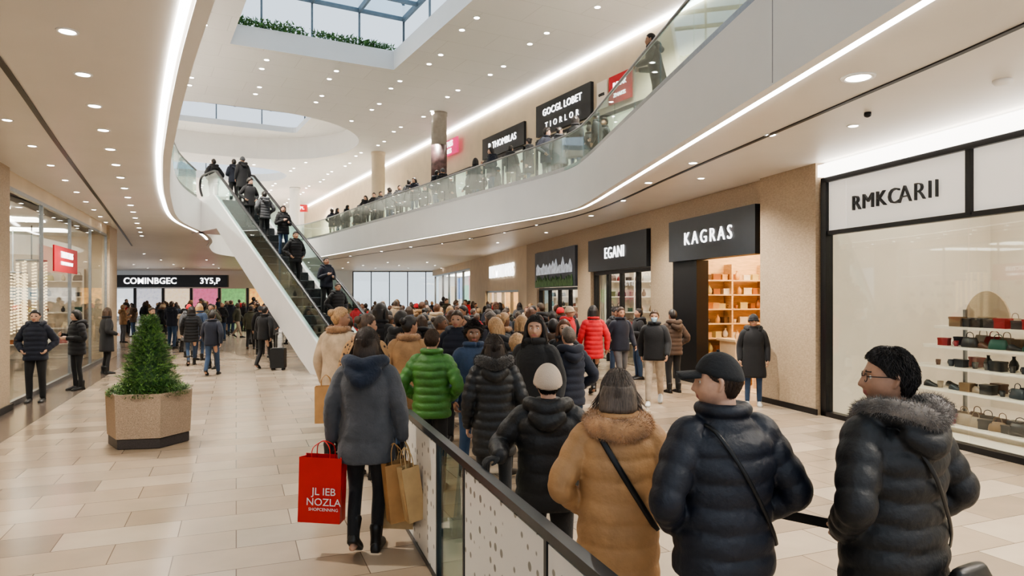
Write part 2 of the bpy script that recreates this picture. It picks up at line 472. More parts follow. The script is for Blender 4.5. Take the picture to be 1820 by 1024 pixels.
def hair_bm(P,style,hero):
    bm=B(); HM=headM(P)
    nu,nv=(72,52) if hero else (36,26)
    th={'short':.012,'curly':.035,'long':.018,'bob':.020,'bun':.012,'gray':.018,'crop':.006}.get(style,.012)
    if hero: th-=.004
    nzz={'curly':.016,'short':.008 if hero else .005}.get(style,.005)
    ln_=HL if style in('short','crop','curly','bun') else HLL
    r=head_grid(nu,nv,cover(th,ln_,nzz,{'curly':70,'short':45}.get(style,110)))
    loft(bm,[[HM@p for p in q] for q in r])
    if style in('long','bob','gray'):
        ln={'long':.33,'bob':.16,'gray':.10}[style]
        rings=[]
        K=14
        for i in range(K+1):
            t=i/K; z=.05-t*(ln+.05)
            w=.082+.012*math.sin(t*3)+(.01*t); dpt=.066-.022*t
            ring=[]
            for j in range(26):
                a=2*pi*j/26
                k=1+.05*math.sin(a*9+t*3)+.02*math.sin(a*17-t*5)
                f=1 if t<.9 else (1-(t-.9)*5)
                ring.append(HM@V((w*math.cos(a)*k*f,-.045+dpt*math.sin(a)*k*f-.012*t*3,z)))
            rings.append(ring)
        loft(bm,rings)
        if style=='long':
            for s in(-1,1):
                for q in range(3):
                    limb(bm,[HM@V((s*.05,.05,.10)),HM@V((s*(.084+.004*q),.035-.02*q,.02)),HM@V((s*(.092+.004*q),.03-.025*q,-.10)),HM@V((s*(.088+.006*q),.035-.03*q,-.24)),HM@V((s*.08,.04-.03*q,-.32))],[.008,.018,.020,.016,.005],n=8,steps=4)
    if style=='bun': sphere(bm,HM@V((0,-.10,.06)),.045,14,10)
    if hero:
        if style=='curly':
            src=[(HM@p,(HM.to_3x3()@p).normalized()) for q in r for p in q if p.z>interp(p.y,HL)+.02]
            spikes(bm,[R.choice(src) for _ in range(3500)],.03,.002,droop=.6,rnd=.6)
        elif style in('short','crop'):
            locks(bm,HM,HL,th+.001,0,2600,.0022 if style=='short' else .0018,.003,True,.0045 if style=='short' else .002)
        else:
            locks(bm,HM,HLL,th+.002,{'long':.30,'bob':.15,'gray':.10}[style],1500,.0027,.006)
    return bm
def hat_bm(P,kind,hero):
    bm=B(); HM=headM(P); nu,nv=(132,44) if hero else (40,26)
    if kind=='beanie':
        r=head_grid(nu,nv,cover(.022,[(-.1,-.045),(0,-.0),(.03,.018),(.09,.035)],0,rib=.003 if hero else 0))
        loft(bm,[[HM@p for p in q] for q in r])
        pts=[HM@V((.096*math.sin(a),.012+.110*math.cos(a),.03-.035*(1-math.cos(a))*.5)) for a in [2*pi*i/16 for i in range(17)]]
        limb(bm,pts,[(.007,.020)]*17,n=8,steps=3,ref=HM.to_3x3()@V((1,0,0)))
    else:
        r=head_grid(72,40,cover(.015,[(-.1,.0),(0,.02),(.05,.040),(.09,.045)]))
        loft(bm,[[HM@p for p in q] for q in r])
        rings=[]
        for i in range(10):
            t=i/9
            rings.append([HM@V((.082*(1-.22*t**3)*x,.070+.115*t*(1-.22*x*x),.050-.010*t-.020*x*x+zz)) for x,zz in [(q/6,.005) for q in range(-6,7)]+[(q/6,-.005) for q in range(6,-7,-1)]])
        loft(bm,rings)
        sphere(bm,HM@V((0,.0,.138)),.008,8,6)
    return bm
SK=[mat('skin_light',(.58,.35,.245),.48,var=.12,vs=25,bump=.08,bs=70),mat('skin_tan',(.44,.25,.165),.48,var=.12,vs=25,bump=.08,bs=70),mat('skin_brown',(.20,.10,.06),.48,var=.12,vs=25,bump=.08,bs=70)]
LIP=mat('lips',(.42,.15,.13),.45,var=.05); BROW=mat('brow_dark',(.03,.02,.015),.7,var=.1)
EYEW=mat('eye_white',(.75,.73,.7),.2,var=.02)
def cloth(name,c,rough=.8,bump=.3,bs=60,sheen=.1,var=.2): return mat(name,c,rough,0,var,9,bump,bs,sheen=sheen)
def hairm(name,c): return mat(name,c,.42,0,.5,45,.5,90,stretch=(3,3,.4))
H_DARK=hairm('hair_black',(.020,.015,.013)); H_BR=hairm('hair_brown',(.065,.036,.020)); H_BL=hairm('hair_blond',(.42,.25,.12)); H_GR=hairm('hair_gray',(.12,.09,.07)); H_TAN=hairm('hair_auburn',(.12,.05,.025)); H_DB=hairm('hair_dark_brown',(.040,.024,.015))
def hero(name_lab,x,y,H,heading,P,skin,hairst,hairmat,J,jm,tm,shm,hat=None,hatm=None,furpath=None,furm=None,furr=.045,furL=.03,furn=4500,furw=.0020,slim=1.,z=0,glove=None,vox=.0065,amp=.0032):
    me=body_mesh(P,vox,mats=[skin,LIP,BROW],det=1)
    if glove:
        me.materials.append(glove)
        w=[V(P['Rarm'][1]),V(P['Larm'][1])]
        for f in me.polygons:
            if min((f.center-q).length for q in w)<.22 and f.center.z<1.3: f.material_index=3
    b=obj('person',me,label=name_lab,cat='person',loc=(x,y,z),rz=math.radians(heading),sc=H/1.75)
    jme=remesh(jacket_bm(P,J),.009,1,amp=amp,ns=8)
    jme.materials.append(jm); obj('jacket',jme,b)
    O('trousers',trousers_bm(P,slim),tm,True,parent=b)
    for s in(1,-1): O('shoe',shoes_mesh(P,s),shm,True,parent=b)
    if hairst: O('hair',hair_bm(P,hairst,True),hairmat,True,parent=b)
    if hat: O('hat',hat_bm(P,hat,True),hatm,True,parent=b)
    HM=headM(P)
    for s in(-1,1):
        bm=B(); sphere(bm,HM@V((s*.031,.071,.004)),.0125,14,10,0); sphere(bm,HM@V((s*.031,.0795,.004)),.0055,10,6,1)
        O('eye',bm,[EYEW,BROW],True,parent=b)
    if furpath: O('fur_trim',fur_bm(P,furpath,furr,furn,furL,furw),furm,True,parent=b)
    return b
def strap(b,P,J,mt,x0=-.12,x1=.20,z0=1.455,z1=.93,wid=.016):
    gi=J.get('girth',1.); bm=B(); pts=[]
    for back in(-1,1):
        row=[]
        for i in range(9):
            t=i/8; z=z0+(z1-z0)*t; x=x0+(x1-x0)*t
            a=interp(z,[(.8,.205),(1.12,.188),(1.28,.203),(1.38,.200),(1.445,.15),(1.49,.1)])*gi+.014
            bb=interp(z,[(.8,.150),(1.12,.142),(1.28,.148),(1.38,.132),(1.445,.11),(1.49,.09)])*gi+.018
            y=back*bb*math.sqrt(max(0.02,1-min(1,abs(x/a))**2.3))
            row.append(UBp(P,(x,y,z)))
        pts.append(row)
    loop=pts[0][::-1]+pts[1]
    limb(bm,loop,[(.004,wid)]*len(loop),n=8,steps=3,ref=(0,1,0))
    return O('bag_strap',bm,mt,True,parent=b)
# ------ crowd templates
def template(P,hairst,J,hat=None,slim=1.,boot=True,furpath=None):
    t={}
    t['body']=body_mesh(P,.015,mats=[SK[0],LIP,BROW],det=0)
    t['jacket']=bm_mesh(jacket_bm(P,J),'jacket',[BLACK],True)
    t['trousers']=bm_mesh(trousers_bm(P,slim),'trousers',[BLACK],True)
    t['shoe1']=bm_mesh(shoes_mesh(P,1,boot),'shoe',[BLACK],True); t['shoe2']=bm_mesh(shoes_mesh(P,-1,boot),'shoe',[BLACK],True)
    if hairst: t['hair']=bm_mesh(hair_bm(P,hairst,False),'hair',[H_DARK],True)
    if hat: t['hat']=bm_mesh(hat_bm(P,hat,False),'hat',[BLACK],True)
    if furpath: t['fur_trim']=bm_mesh(fur_bm(P,furpath,.04,900,.03),'fur',[BLACK],True)
    bm=B(); idx={'body':0,'jacket':1,'trousers':2,'shoe1':3,'shoe2':3,'hair':4,'hat':5,'fur_trim':5}
    for k,me in t.items():
        n0=len(bm.faces); bm.from_mesh(me); bm.faces.ensure_lookup_table()
        for f in bm.faces[n0:]: f.material_index=idx[k]
    t['joined']=bm_mesh(bm,'person',[SK[0],BLACK,BLACK,BLACK,H_DARK,BLACK],True,recalc=False)
    return t
QF=(.09,.016)
COLLF=[(.10*math.sin(a),.10*math.cos(a),1.50) for a in [math.radians(d) for d in range(25,336,35)]]
HOODF=[(-.07,.10,1.44),(-.125,.04,1.50),(-.135,-.06,1.525),(-.075,-.155,1.515),(0,-.18,1.49),(.075,-.155,1.515),(.135,-.06,1.525),(.125,.04,1.50),(.07,.10,1.44)]
TP=[template(pose(**POCK),'short',dict(hem=.80,quilt=QF,hood=1)),
    template(pose(**WALK),'short',dict(hem=.82,collar=1),boot=False),
    template(pose(yaw=.5,**HOLD),'long',dict(hem=.60,flare=.02,collar=1),slim=.8),
    template(pose(yaw=-.4,**PHONE),'bob',dict(hem=.78,quilt=QF,hood=1),slim=.8),
    template(pose(),None,dict(hem=.55,flare=.03,hood=1),hat='beanie',slim=.85),
    template(pose(yaw=.7,**POCK),'curly',dict(hem=.74,collar=1),slim=.9),
    template(pose(**WALK),'long',dict(hem=.70,quilt=QF,collar=1),slim=.8),
    template(pose(pitch=-.25,**PHONE),'short',dict(hem=.84,hood=1),slim=1.05,boot=False),
    template(pose(yaw=-.8,**HOLD),'bun',dict(hem=.62,flare=.02),slim=.8,furpath=COLLF),
    template(pose(lean=.22,pitch=-.1,Rarm=((.27,.14,1.14),(.15,.36,1.11)),Larm=((-.27,.14,1.14),(-.15,.36,1.11))),'short',dict(hem=.8,hood=1))]
CB=cloth('coat_black',(.010,.010,.012)); CN=cloth('coat_navy',(.010,.013,.026)); CG=cloth('coat_gray',(.07,.072,.078)); CT=cloth('coat_tan',(.33,.19,.09)); CBR=cloth('coat_brown',(.06,.035,.022))
CR=cloth('coat_red',(.50,.012,.02)); CGN=cloth('coat_green',(.045,.15,.028)); CBE=cloth('coat_beige',(.45,.34,.23)); CO=cloth('coat_olive',(.05,.05,.03)); CBU=cloth('coat_blue',(.022,.042,.085))
TJ=cloth('jeans_blue',(.03,.06,.12),.8); TK=cloth('trousers_black',(.011,.011,.012),.8); TB=cloth('trousers_beige',(.40,.32,.24),.8); TGR=cloth('trousers_gray',(.10,.10,.105),.8)
SB=mat('shoe_black',(.012,.011,.01),.4,var=.1); SW=mat('shoe_white',(.6,.6,.58),.5,var=.1)
FURT=cloth('fur_tan',(.36,.20,.10),.9,.2,80,.4,.3)
LEO=dots_mat('coat_leopard',26,22,.9,.30,(.025,.015,.01),(.33,.19,.09),True,.85)
cname={CB:'black',CN:'navy',CG:'gray',CT:'tan',CBR:'brown',CR:'red',CGN:'green',CBE:'beige',CO:'olive',CBU:'blue',LEO:'leopard print'}
tkind=['hooded puffer jacket, hands in pockets','zipped jacket, walking','long coat, looking aside','quilted jacket, reading a phone','long hooded coat and beanie','jacket with curly hair','quilted coat with long hair, walking','hooded jacket, looking down','long coat with fur collar','hooded jacket leaning forward']
ncrowd=0
def person(t,x,y,H,head,jm,tm,hm=H_DARK,sk=None,full=True,z=0,sh=SB,hatm=CG,group='shoppers in the crowd',label=None):
    global ncrowd
    ncrowd+=1
    T=TP[t]; sk=sk or R.choice(SK[:2])
    lab=label or ('person in %s %s'%(cname.get(jm,'dark'),tkind[t]))
    def setm(o,ms):
        for i,m in enumerate(ms):
            o.material_slots[i].link='OBJECT'; o.material_slots[i].material=m
    if not full:
        b=obj('person',T['joined'],label=lab,cat='person',group=group,loc=(x,y,z),rz=math.radians(head),sc=H/1.75)
        setm(b,[sk,jm,tm,sh,hm,hatm]); return b
    b=obj('person',T['body'],label=lab,cat='person',group=group,loc=(x,y,z),rz=math.radians(head),sc=H/1.75)
    setm(b,[sk,LIP,BROW])
    for k,nm,m in(('jacket','jacket',jm),('trousers','trousers',tm),('shoe1','shoe',sh),('shoe2','shoe',sh),('hair','hair',hm),('hat','hat',hatm),('fur_trim','fur_trim',FURT)):
        if k in T:
            c=obj(nm,T[k],b); setm(c,[m])
    return b
print('templates',time.time()-T0)
# ------------------------------------------------------------------ camera
cam=bpy.data.cameras.new('camera'); co=bpy.data.objects.new('camera',cam); COL.objects.link(co)
co.location=(0,0,2.0); co.rotation_euler=(pi/2,0,0)
cam.sensor_width=36; cam.lens=24; cam.shift_y=.0082; cam.clip_end=300
scene.camera=co
# ------------------------------------------------------------------ wall frames
class WF:
    def __init__(s,a,m,side):
        s.a=a; s.m=m; l=math.hypot(m,1); s.dir=V((m/l,1/l,0)); s.n=V((1/l,-m/l,0))*side; s.side=side
    def P(s,Y,d=0,z=0): 
        return V((s.a+s.m*Y,Y,z))+s.n*d
    def box(s,bm,Y0,Y1,d0,d1,z0,z1,mi=0):
        q=[s.P(Y0,d0),s.P(Y1,d0),s.P(Y1,d1),s.P(Y0,d1)]
        prism(bm,[(p.x,p.y) for p in q],z0,z1,mi)
    def M(s,Y,d,z):
        x=-s.dir if s.side>0 else s.dir
        zz=-s.n
        m=Matrix((( x.x,0,zz.x),(x.y,0,zz.y),(0,1,0))).to_4x4()
        return Matrix.Translation(s.P(Y,d,z))@m
RW=WF(8.154,-.2523,1)
LW=WF(-3.97,-.41,-1)
UW=WF(14.73,-.55,1)
def S(name,bm,mats,smooth=False): return O(name,bm,mats,smooth,kind='structure')
# ------------------------------------------------------------------ floor
bm=B(); box(bm,(-18,29,-.1),(90,70,.2)); S('floor',bm,floor_mat())
DARKF=mat('dark_stone_floor',(.13,.10,.08),.2,var=.2,vs=4)
bm=B(); LW.box(bm,3,23.5,-.75,.0,.0,.006); S('trim_1',bm,DARKF)
# ------------------------------------------------------------------ void path
RE=[(3.89,-2),(3.12,5.18),(2.6,9.9),(2.2,13.7),(1.93,16.2),(1.68,17.5),(1.05,18.85),(-.2,20.9),(-3.0,25.5),(-6.9,31.9),(-10.9,38.5)]
FE=[(-13.4,41.2),(-15.3,40),(-15.6,36)]
LE=[(-14.0,31.2),(-12.3,27.6),(-11.1,24.4),(-9.85,19.9),(-7.88,15.4),(-5.94,11.5),(-4.71,9.19),(-3.64,7.24),(-2.46,5.18),(.6,0),(1.8,-2)]
PATH=[V((p[0],p[1],0)) for p in catm(RE+FE+LE,8)]
def offs(path,d):
    o=[]
    for i in range(len(path)):
        t=(path[min(i+1,len(path)-1)]-path[max(i-1,0)]).normalized()
        o.append(path[i]+V((t.y,-t.x,0))*d)
    return o
PATH=offs(PATH,-.17)
def ribbon(bm,path,d0,d1,z0,z1,mi=0):
    a=offs(path,d0); b=offs(path,d1)
    loft(bm,[[V((p.x,p.y,z0)),V((q.x,q.y,z0)),V((q.x,q.y,z1)),V((p.x,p.y,z1))] for p,q in zip(a,b)],mi)
bm=B(); pin=offs(PATH,.05)
prism(bm,[(p.x,p.y) for p in pin]+[(-10,-2),(-22,20),(-52,62),(12,62),(12,-2)],4.25,5.15)
S('ceiling',bm,SOFFIT)
bm=B(); ribbon(bm,PATH,0,.12,4.22,5.28); S('trim_2',bm,WHITE)
nR=(len(RE)-1)*8+1; nL=(len(RE)+len(FE)+1)*8
for seg,lb in((PATH[:nR],'straight white linear light under the gallery edge'),(PATH[nL+2:],'curved white linear light under the gallery edge')):
    bm=B(); ribbon(bm,seg,.15,.22,4.225,4.245); O('led_strip',bm,LED,label=lb,cat='strip light')
bm=B(); ribbon(bm,[V((p[0],p[1],0)) for p in catm([(4.6,2),(4.2,5.6),(3.83,7.87),(3.0,12.6),(2.2,17.5),(1.0,21),(-1.8,26.8),(-5,32),(-12,43)],6)],0,.06,4.235,4.249); S('trim_3',bm,BLACK)
bm=B(); ribbon(bm,[V((p[0],p[1],0)) for p in catm([(-3.2,3),(-4.97,6.62),(-7.1,10.8),(-11.7,20),(-16.9,30.3)],6)],0,.06,4.235,4.249); S('trim_4',bm,BLACK)
bm=B(); i13=min(range(nR),key=lambda i:abs(PATH[i].y-7.4)); ribbon(bm,[PATH[i13],PATH[i13]+(PATH[i13+1]-PATH[i13]).normalized()*.012],-.004,.0,4.24,5.27); S('trim_5',bm,STEEL)
def balustrade(path,z0,label):
    base=V((path[0].x,path[0].y,0))
    e=obj('glass_balustrade',None,label=label,cat='balustrade',loc=(path[0].x,path[0].y,z0))
    pts=[path[0]]; acc=0
    for a,b in zip(path[:-1],path[1:]):
        l=(b-a).length; d=1.45-acc
        while d<=l:
            pts.append(a.lerp(b,d/l)); d+=1.45
        acc=l-(d-1.45)
    for a,b in zip(pts[:-1],pts[1:]):
        t=(b-a).normalized(); nn=V((t.y,-t.x,0))*.007
        a2=a+t*.012-base; b2=b-t*.012-base
        bm=B(); prism(bm,[((a2+nn).x,(a2+nn).y),((b2+nn).x,(b2+nn).y),((b2-nn).x,(b2-nn).y),((a2-nn).x,(a2-nn).y)],0.02,.92)
        O('glass_panel',bm,GGREEN,parent=e)
    bm=B(); limb(bm,[p-base+V((0,0,.95)) for p in path],[(.03,.03)]*len(path),n=8,steps=1,capn=1,ref=(0,0,1)); O('handrail',bm,STEEL,True,parent=e)
    q=[p-base for p in path]; bm=B(); ribbon(bm,q,-.03,.03,-.02,.12); O('base_channel',bm,STEEL,parent=e)
    return e
EB=V((-3.8,17.1,0)); TOP=V((-9.32,22.93,0)); eu=(TOP-EB).normalized(); RUN=(TOP-EB).length; RISE=5.15
es=V((-eu.y,eu.x,0)).normalized(); es=es if es.x<0 else -es
LAND=EB+eu*(RUN+2.2)
iL=[i for i,p in enumerate(PATH) if (p-LAND).length<1.2]
NB=offs(PATH,.07)
balustrade(NB[:iL[0]],5.28,'long curved green glass gallery balustrade with gray handrail')
balustrade(NB[iL[-1]+1:-3],5.28,'curved green glass balustrade beside the escalator landing')
# ------------------------------------------------------------------ main ceiling with skylights
ZC=9.8
sky1=[(-8.7,21.07),(-4.07,23.5),(0.1,15.9),(-4.53,13.5)]
def rrect(c,dirv,w,l,rad,n=8):
    d=V((dirv[0],dirv[1],0)).normalized(); s=V((d.y,-d.x,0)); o=[]
    for sx,sy,a0 in((1,1,0),(-1,1,90),(-1,-1,180),(1,-1,270)):
        for i in range(n+1):
            a=math.radians(a0+90*i/n)
            x=sx*(w/2-rad)+rad*math.cos(a); y=sy*(l/2-rad)+rad*math.sin(a)
            p=V((c[0],c[1],0))+s*x+d*y; o.append((p.x,p.y))
    return o
DIRM=(-.48,.876)
H2=rrect((-13.6,33.0),DIRM,12.0,11.0,5.2,14)
h2=rrect((-13.7,32.6),DIRM,8.0,7.2,.3,3)
h3=rrect((-18.8,42.6),DIRM,9.0,5.6,2.6)
def plate_holes(outer,holes,z):
    bm=B(); E=[]
    for L in [outer]+holes:
        vs=[bm.verts.new((p[0],p[1],z)) for p in L]
        for i in range(len(vs)): E.append(bm.edges.new((vs[i],vs[(i+1)%len(vs)])))
    bmesh.ops.triangle_fill(bm,use_beauty=True,use_dissolve=False,edges=E,normal=(0,0,-1))
    return bm
PCM=panel_ceiling_mat(); PCM2=panel_ceiling_mat('ceiling_plaster_recess_lit',1.3)  # main ceiling grayer, recess copy paler: shade and brightness painted into the colour
obj('ceiling_upper',bm_mesh(plate_holes([(-52,2),(12,2),(12,62),(-52,62)],[sky1,H2,h3],ZC),'ceiling',[PCM]),kind='structure')
ZD=11.0
obj('ceiling_dome',bm_mesh(plate_holes(rrect((-13.6,33.0),DIRM,14,13,1),[h2],ZD),'ceiling',[PCM2]),kind='structure')
def curb(hole,z0,z1,nm):
    bm=B(); n=len(hole)
    for i in range(n):
        a=hole[i]; b=hole[(i+1)%n]
        bm.faces.new([bm.verts.new(q) for q in((a[0],a[1],z0),(b[0],b[1],z0),(b[0],b[1],z1),(a[0],a[1],z1))])
    S(nm,bm,WHITE)
curb(H2,ZC,ZD,'trim_9')
HEDGE=mat('hedge_green',(.06,.15,.035),.7,var=.4,vs=8)
def hedge_bm(p0,p1,h,w,count):
    bm=B(); pts=[]
    d=(V(p1)-V(p0))
    for _ in range(count):
        p=V(p0)+d*R.random()+V((R.gauss(0,w),R.gauss(0,w),R.random()**1.3*h*(.6+.6*noise.noise(V(p0)+d*R.random()))))
        pts.append((p,V((R.gauss(0,1),R.gauss(0,1),R.random()+.3)).normalized()))
    spikes(bm,pts,.14,.03)
    return bm
FRAMEG=mat('roof_frame_gray',(.20,.23,.25),.5,.2,var=.1)
def skylight(hole,zc,ztop,nm,nmul,dirv,plants,nl=3,ch=.65,mw=.06):
    n=len(hole)
    curb(hole,zc,zc+ch,'trim_%d'%nm)
    c=V((sum(p[0] for p in hole)/n,sum(p[1] for p in hole)/n,0))
    e=obj('skylight',None,label='glazed roof light with thin steel mullions over the atrium',cat='skylight',loc=(c.x,c.y,ztop))
    d=V((dirv[0],dirv[1],0)).normalized(); s=V((d.y,-d.x,0))
    ex=[(V((p[0],p[1],0))-c) for p in hole]
    l0,l1=min(p.dot(d) for p in ex)-.6,max(p.dot(d) for p in ex)+.6
    w0,w1=min(p.dot(s) for p in ex)-.6,max(p.dot(s) for p in ex)+.6
    bm=B(); prism(bm,[tuple((s*x+d*y).xy) for x,y in((w0,l0),(w1,l0),(w1,l1),(w0,l1))],0,.02); O('glass_pane',bm,GSKY,parent=e)
    for i in range(nmul+1):
        t=l0+(l1-l0)*i/nmul; m=s*((w0+w1)/2)+d*t
        bm=B(); box(bm,(m.x,m.y,.0),(w1-w0,mw,.14),math.atan2(s.y,s.x)); O('mullion',bm,FRAMEG,parent=e)
    for i in range(nl+1):
        t=w0+(w1-w0)*i/nl; m=s*t+d*((l0+l1)/2)
        bm=B(); box(bm,(m.x,m.y,.0),(l1-l0,mw*1.3,.2),math.atan2(d.y,d.x)); O('mullion',bm,FRAMEG,parent=e)
    for k in(-1,1):
        m=s*((w0+w1)/2)+d*((l0+l1)/2); bm=B(); box(bm,(m.x,m.y,.55),(math.hypot(w1-w0,l1-l0),.09,.12),math.atan2(d.y,d.x)+k*math.atan2(w1-w0,l1-l0)); O('brace',bm,FRAMEG,parent=e)
    zf=zc+ch-ztop
    for a,b in(((w0,l1),(w1,l1)),((w0,l0),(w0,l1)),((w1,l0),(w1,l1))):
        for k in range(5):
            t=k/4; p=s*(a[0]+(b[0]-a[0])*t)+d*(a[1]+(b[1]-a[1])*t)
            bm=B(); box(bm,(p.x,p.y,zf/2),(.06,.06,-zf),math.atan2(d.y,d.x)); O('mullion',bm,FRAMEG,parent=e)
    if plants:
        for x0,x1 in((.02,.42),(.5,.98)):
            a=c+s*(w0+.6+(w1-w0-1.2)*x0)+d*(l1-.55); b=c+s*(w0+.6+(w1-w0-1.2)*x1)+d*(l1-.55)
            O('hedge',hedge_bm((a.x,a.y,zc+.66),(b.x,b.y,zc+.66),.30,.12,700),HEDGE,label='low green shrubs planted along the skylight ledge',cat='plant',kind='stuff')
skylight(sky1,ZC,11.9,6,7,DIRM,True,4,.65,.06)
skylight(h2,ZD,12.3,7,9,DIRM,False,5,.3,.09)
skylight(h3,ZC,11.6,8,7,DIRM,False,5,.5,.10)
# ------------------------------------------------------------------ walls
bm=B()
box(bm,(-31,60.2,4.9),(34,.4,9.8)); box(bm,(-10,60.2,7.0),(8,.4,5.6)); box(bm,(-10,60.2,.35),(8,.4,.7)); box(bm,(0,60.2,4.9),(12,.4,9.8))
S('wall_back',bm,WHITE)
for i in range(5):
    e=obj('window_%d'%(i+1),None,kind='structure',loc=(-14+.8+i*1.6,60.05,2.45))
    bm=B(); box(bm,(0,0,0),(1.5,.02,3.4)); O('glass_pane',bm,GLASS,parent=e)
    bm=B(); box(bm,(-.78,0,0),(.07,.12,3.5)); box(bm,(0,0,1.72),(1.6,.12,.07)); box(bm,(0,0,-1.72),(1.6,.12,.07)); O('window_frame',bm,BLACK,parent=e)
bm=B(); UW.box(bm,6,60,0,.3,5.15,ZC); S('wall_upper_right',bm,CREAM)
bm=B(); UW.box(bm,8,60,-.10,-.02,ZC-.12,ZC-.04); O('led_strip',bm,LED,label='straight white cove light under the upper ceiling edge',cat='strip light')
LU=WF(-10,-.55,-1)
bm=B(); LU.box(bm,-2,60,0,.3,5.15,ZC); S('light_block_wall_left',bm,WHITE)  # mostly hidden wall, added to block the world light
bm=B(); RW.box(bm,11.55,13.07,-.12,.5,0,4.25); S('wall_right_pier',bm,STONE)
bm=B()
RW.box(bm,16.72,17.9,0,.5,0,4.25); RW.box(bm,22.2,23.4,0,.5,0,4.25); RW.box(bm,28.3,29.8,0,.5,0,4.25)
RW.box(bm,13.07,16.72,0,.5,3.80,4.25); RW.box(bm,17.9,22.2,0,.5,3.80,4.25); RW.box(bm,23.4,28.3,0,.5,3.80,4.25)
S('wall_right',bm,STONE)
bm=B(); RW.box(bm,29.8,31.2,0,.4,0,4.25); RW.box(bm,31.2,38.2,0,.4,2.3,4.25); RW.box(bm,38.2,42.8,0,.4,0,4.25); RW.box(bm,42.8,60,0,.4,3.8,4.25); S('wall_right_cream',bm,CREAM)
bm=B(); RW.box(bm,-1,11.5,0,.4,3.98,4.25); S('wall_right_header',bm,WHITE)
bm=B(); RW.box(bm,-1,11.5,-.12,-.02,4.0,4.2); O('led_strip',bm,LEDW,label='white cove light above the shop window',cat='strip light')
bm=B(); RW.box(bm,11.5,13.1,-.14,-.12,0,.1); S('baseboard_right',bm,BLACK)
# ---------------------------------------------------------------- shop rooms
def room(fr,Y0,Y1,d0,d1,h,wallm,floorm,idx):
    bm=B(); fr.box(bm,Y0,Y1,d1,d1+.1,0,h,0); fr.box(bm,Y0-.1,Y0,d0,d1+.1,0,h,0); fr.box(bm,Y1,Y1+.1,d0,d1+.1,0,h,0); S('wall_shop_%d'%idx,bm,wallm)
    bm=B(); fr.box(bm,Y0,Y1,d0,d1,.0,.02); S('floor_shop_%d'%idx,bm,floorm)
    bm=B(); fr.box(bm,Y0-.1,Y1+.1,d0,d1+.1,h,h+.1); S('ceiling_shop_%d'%idx,bm,WHITE)
def fill_panel(fr,Y0,Y1,d0,d1,z,mt,lab='added glowing ceiling panel lighting the shop'):  # glowing panel added under the ceiling to light the room softly
    bm=B(); fr.box(bm,Y0,Y1,d0,d1,z-.03,z); O('fill_panel',bm,mt,label=lab,cat='ceiling light',group='added shop fill lights')
WARMW=mat('shop_white_wall',(.86,.77,.66),.5,var=.03,vs=2); SHF=mat('shop_floor_dark',(.10,.08,.065),.25,var=.2,vs=3)
WOODO=mat('warm_wood',(.72,.50,.29),.45,var=.15,vs=5,stretch=(1,1,6))
room(RW,1.0,11.4,.05,3.4,3.95,WARMW,WARMW,1)
for i in range(5): fill_panel(RW,1.8+i*2,2.3+i*2,.9,2.6,3.94,PANELW)
room(RW,13.2,16.6,.35,3.4,3.7,WOODO,WOODO,2); fill_panel(RW,13.8,16.0,.9,2.6,3.69,PANELO)
room(RW,18.0,22.1,.35,3.2,3.7,WARMW,SHF,3); fill_panel(RW,18.6,21.6,.9,2.4,3.69,PANELW)
room(RW,23.5,28.2,.35,3.0,3.7,WARMW,SHF,4); fill_panel(RW,24.2,27.6,.9,2.2,3.69,PANELW)
room(RW,31.2,38.2,.4,2.6,2.6,WOODO,SHF,5); fill_panel(RW,32,37.4,.8,2.2,2.59,PANELO)
room(RW,43,59,.4,3.4,3.75,WARMW,SHF,6); fill_panel(RW,44,58,.9,2.4,3.74,PANELW)
room(LW,5.0,22.6,.05,5.0,3.95,WARMW,SHF,7)
for i in range(6): fill_panel(LW,6.0+i*2.8,6.8+i*2.8,.8,4.2,3.94,PANELW)
# ---------------------------------------------------------------- shopfronts
def sign(fr,Y0,Y1,d,z0,z1,bmname,text,size,tm,boardm,lab,cat='shop sign',weight=.004,spacing=1.05,dz=0,second=None,th=.1):
    M=fr.M((Y0+Y1)/2,d,(z0+z1)/2); w=(fr.P(Y0)-fr.P(Y1)).length
    e=B(); box(e,(0,0,-th/2),(w,z1-z0,th)); b=O(bmname,e,boardm,label=lab,cat=cat,mtx=M)
    if text: obj('lettering',text_mesh(text,size,tm,.012,weight,spacing),b,mtx=Matrix.Translation((0,dz,.013)))
    if second: obj('lettering',text_mesh(second[0],second[1],tm,.01,second[3] if len(second)>3 else 0,second[4] if len(second)>4 else 1),b,mtx=Matrix.Translation((0,second[2],.013)))
    return b
MILK=mat('frosted_panel',(.80,.78,.74),.4,var=.02,emit=.3,ecol=(1,.96,.9),nosample=True)
e=obj('shop_window',None,label='tall black framed display window with white header panels',cat='shop window',loc=tuple(RW.P(9,0,0)))
def child_wf(fr,name,mt,parent,boxes):
    bm=B(); o=parent.location
    for b_ in boxes: fr.box(bm,*b_)
    bmesh.ops.translate(bm,verts=bm.verts,vec=-V(o)); return O(name,bm,mt,parent=parent)
child_wf(RW,'window_frame',BLACK,e,[(11.38,11.5,-.06,.08,0,3.98),(-1,11.5,-.06,.08,3.90,3.98),(-1,11.5,-.04,.06,3.02,3.09),(8.78,8.86,-.05,.07,3.05,3.95),(-1,11.5,-.06,.08,.0,.08),(4.6,4.68,-.05,.07,0,3.95)])
for a,b_ in((8.86,10.99),(11.0,11.38),(4.68,8.78),(0,4.6)):
    child_wf(RW,'header_panel',MILK,e,[(a,b_,.0,.03,3.09,3.90)])
for a,b_ in((8.87,11.38),(4.69,8.85),(0,4.6)):
    child_wf(RW,'glass_pane',GLASS,e,[(a,b_,.005,.02,.08,3.02)])
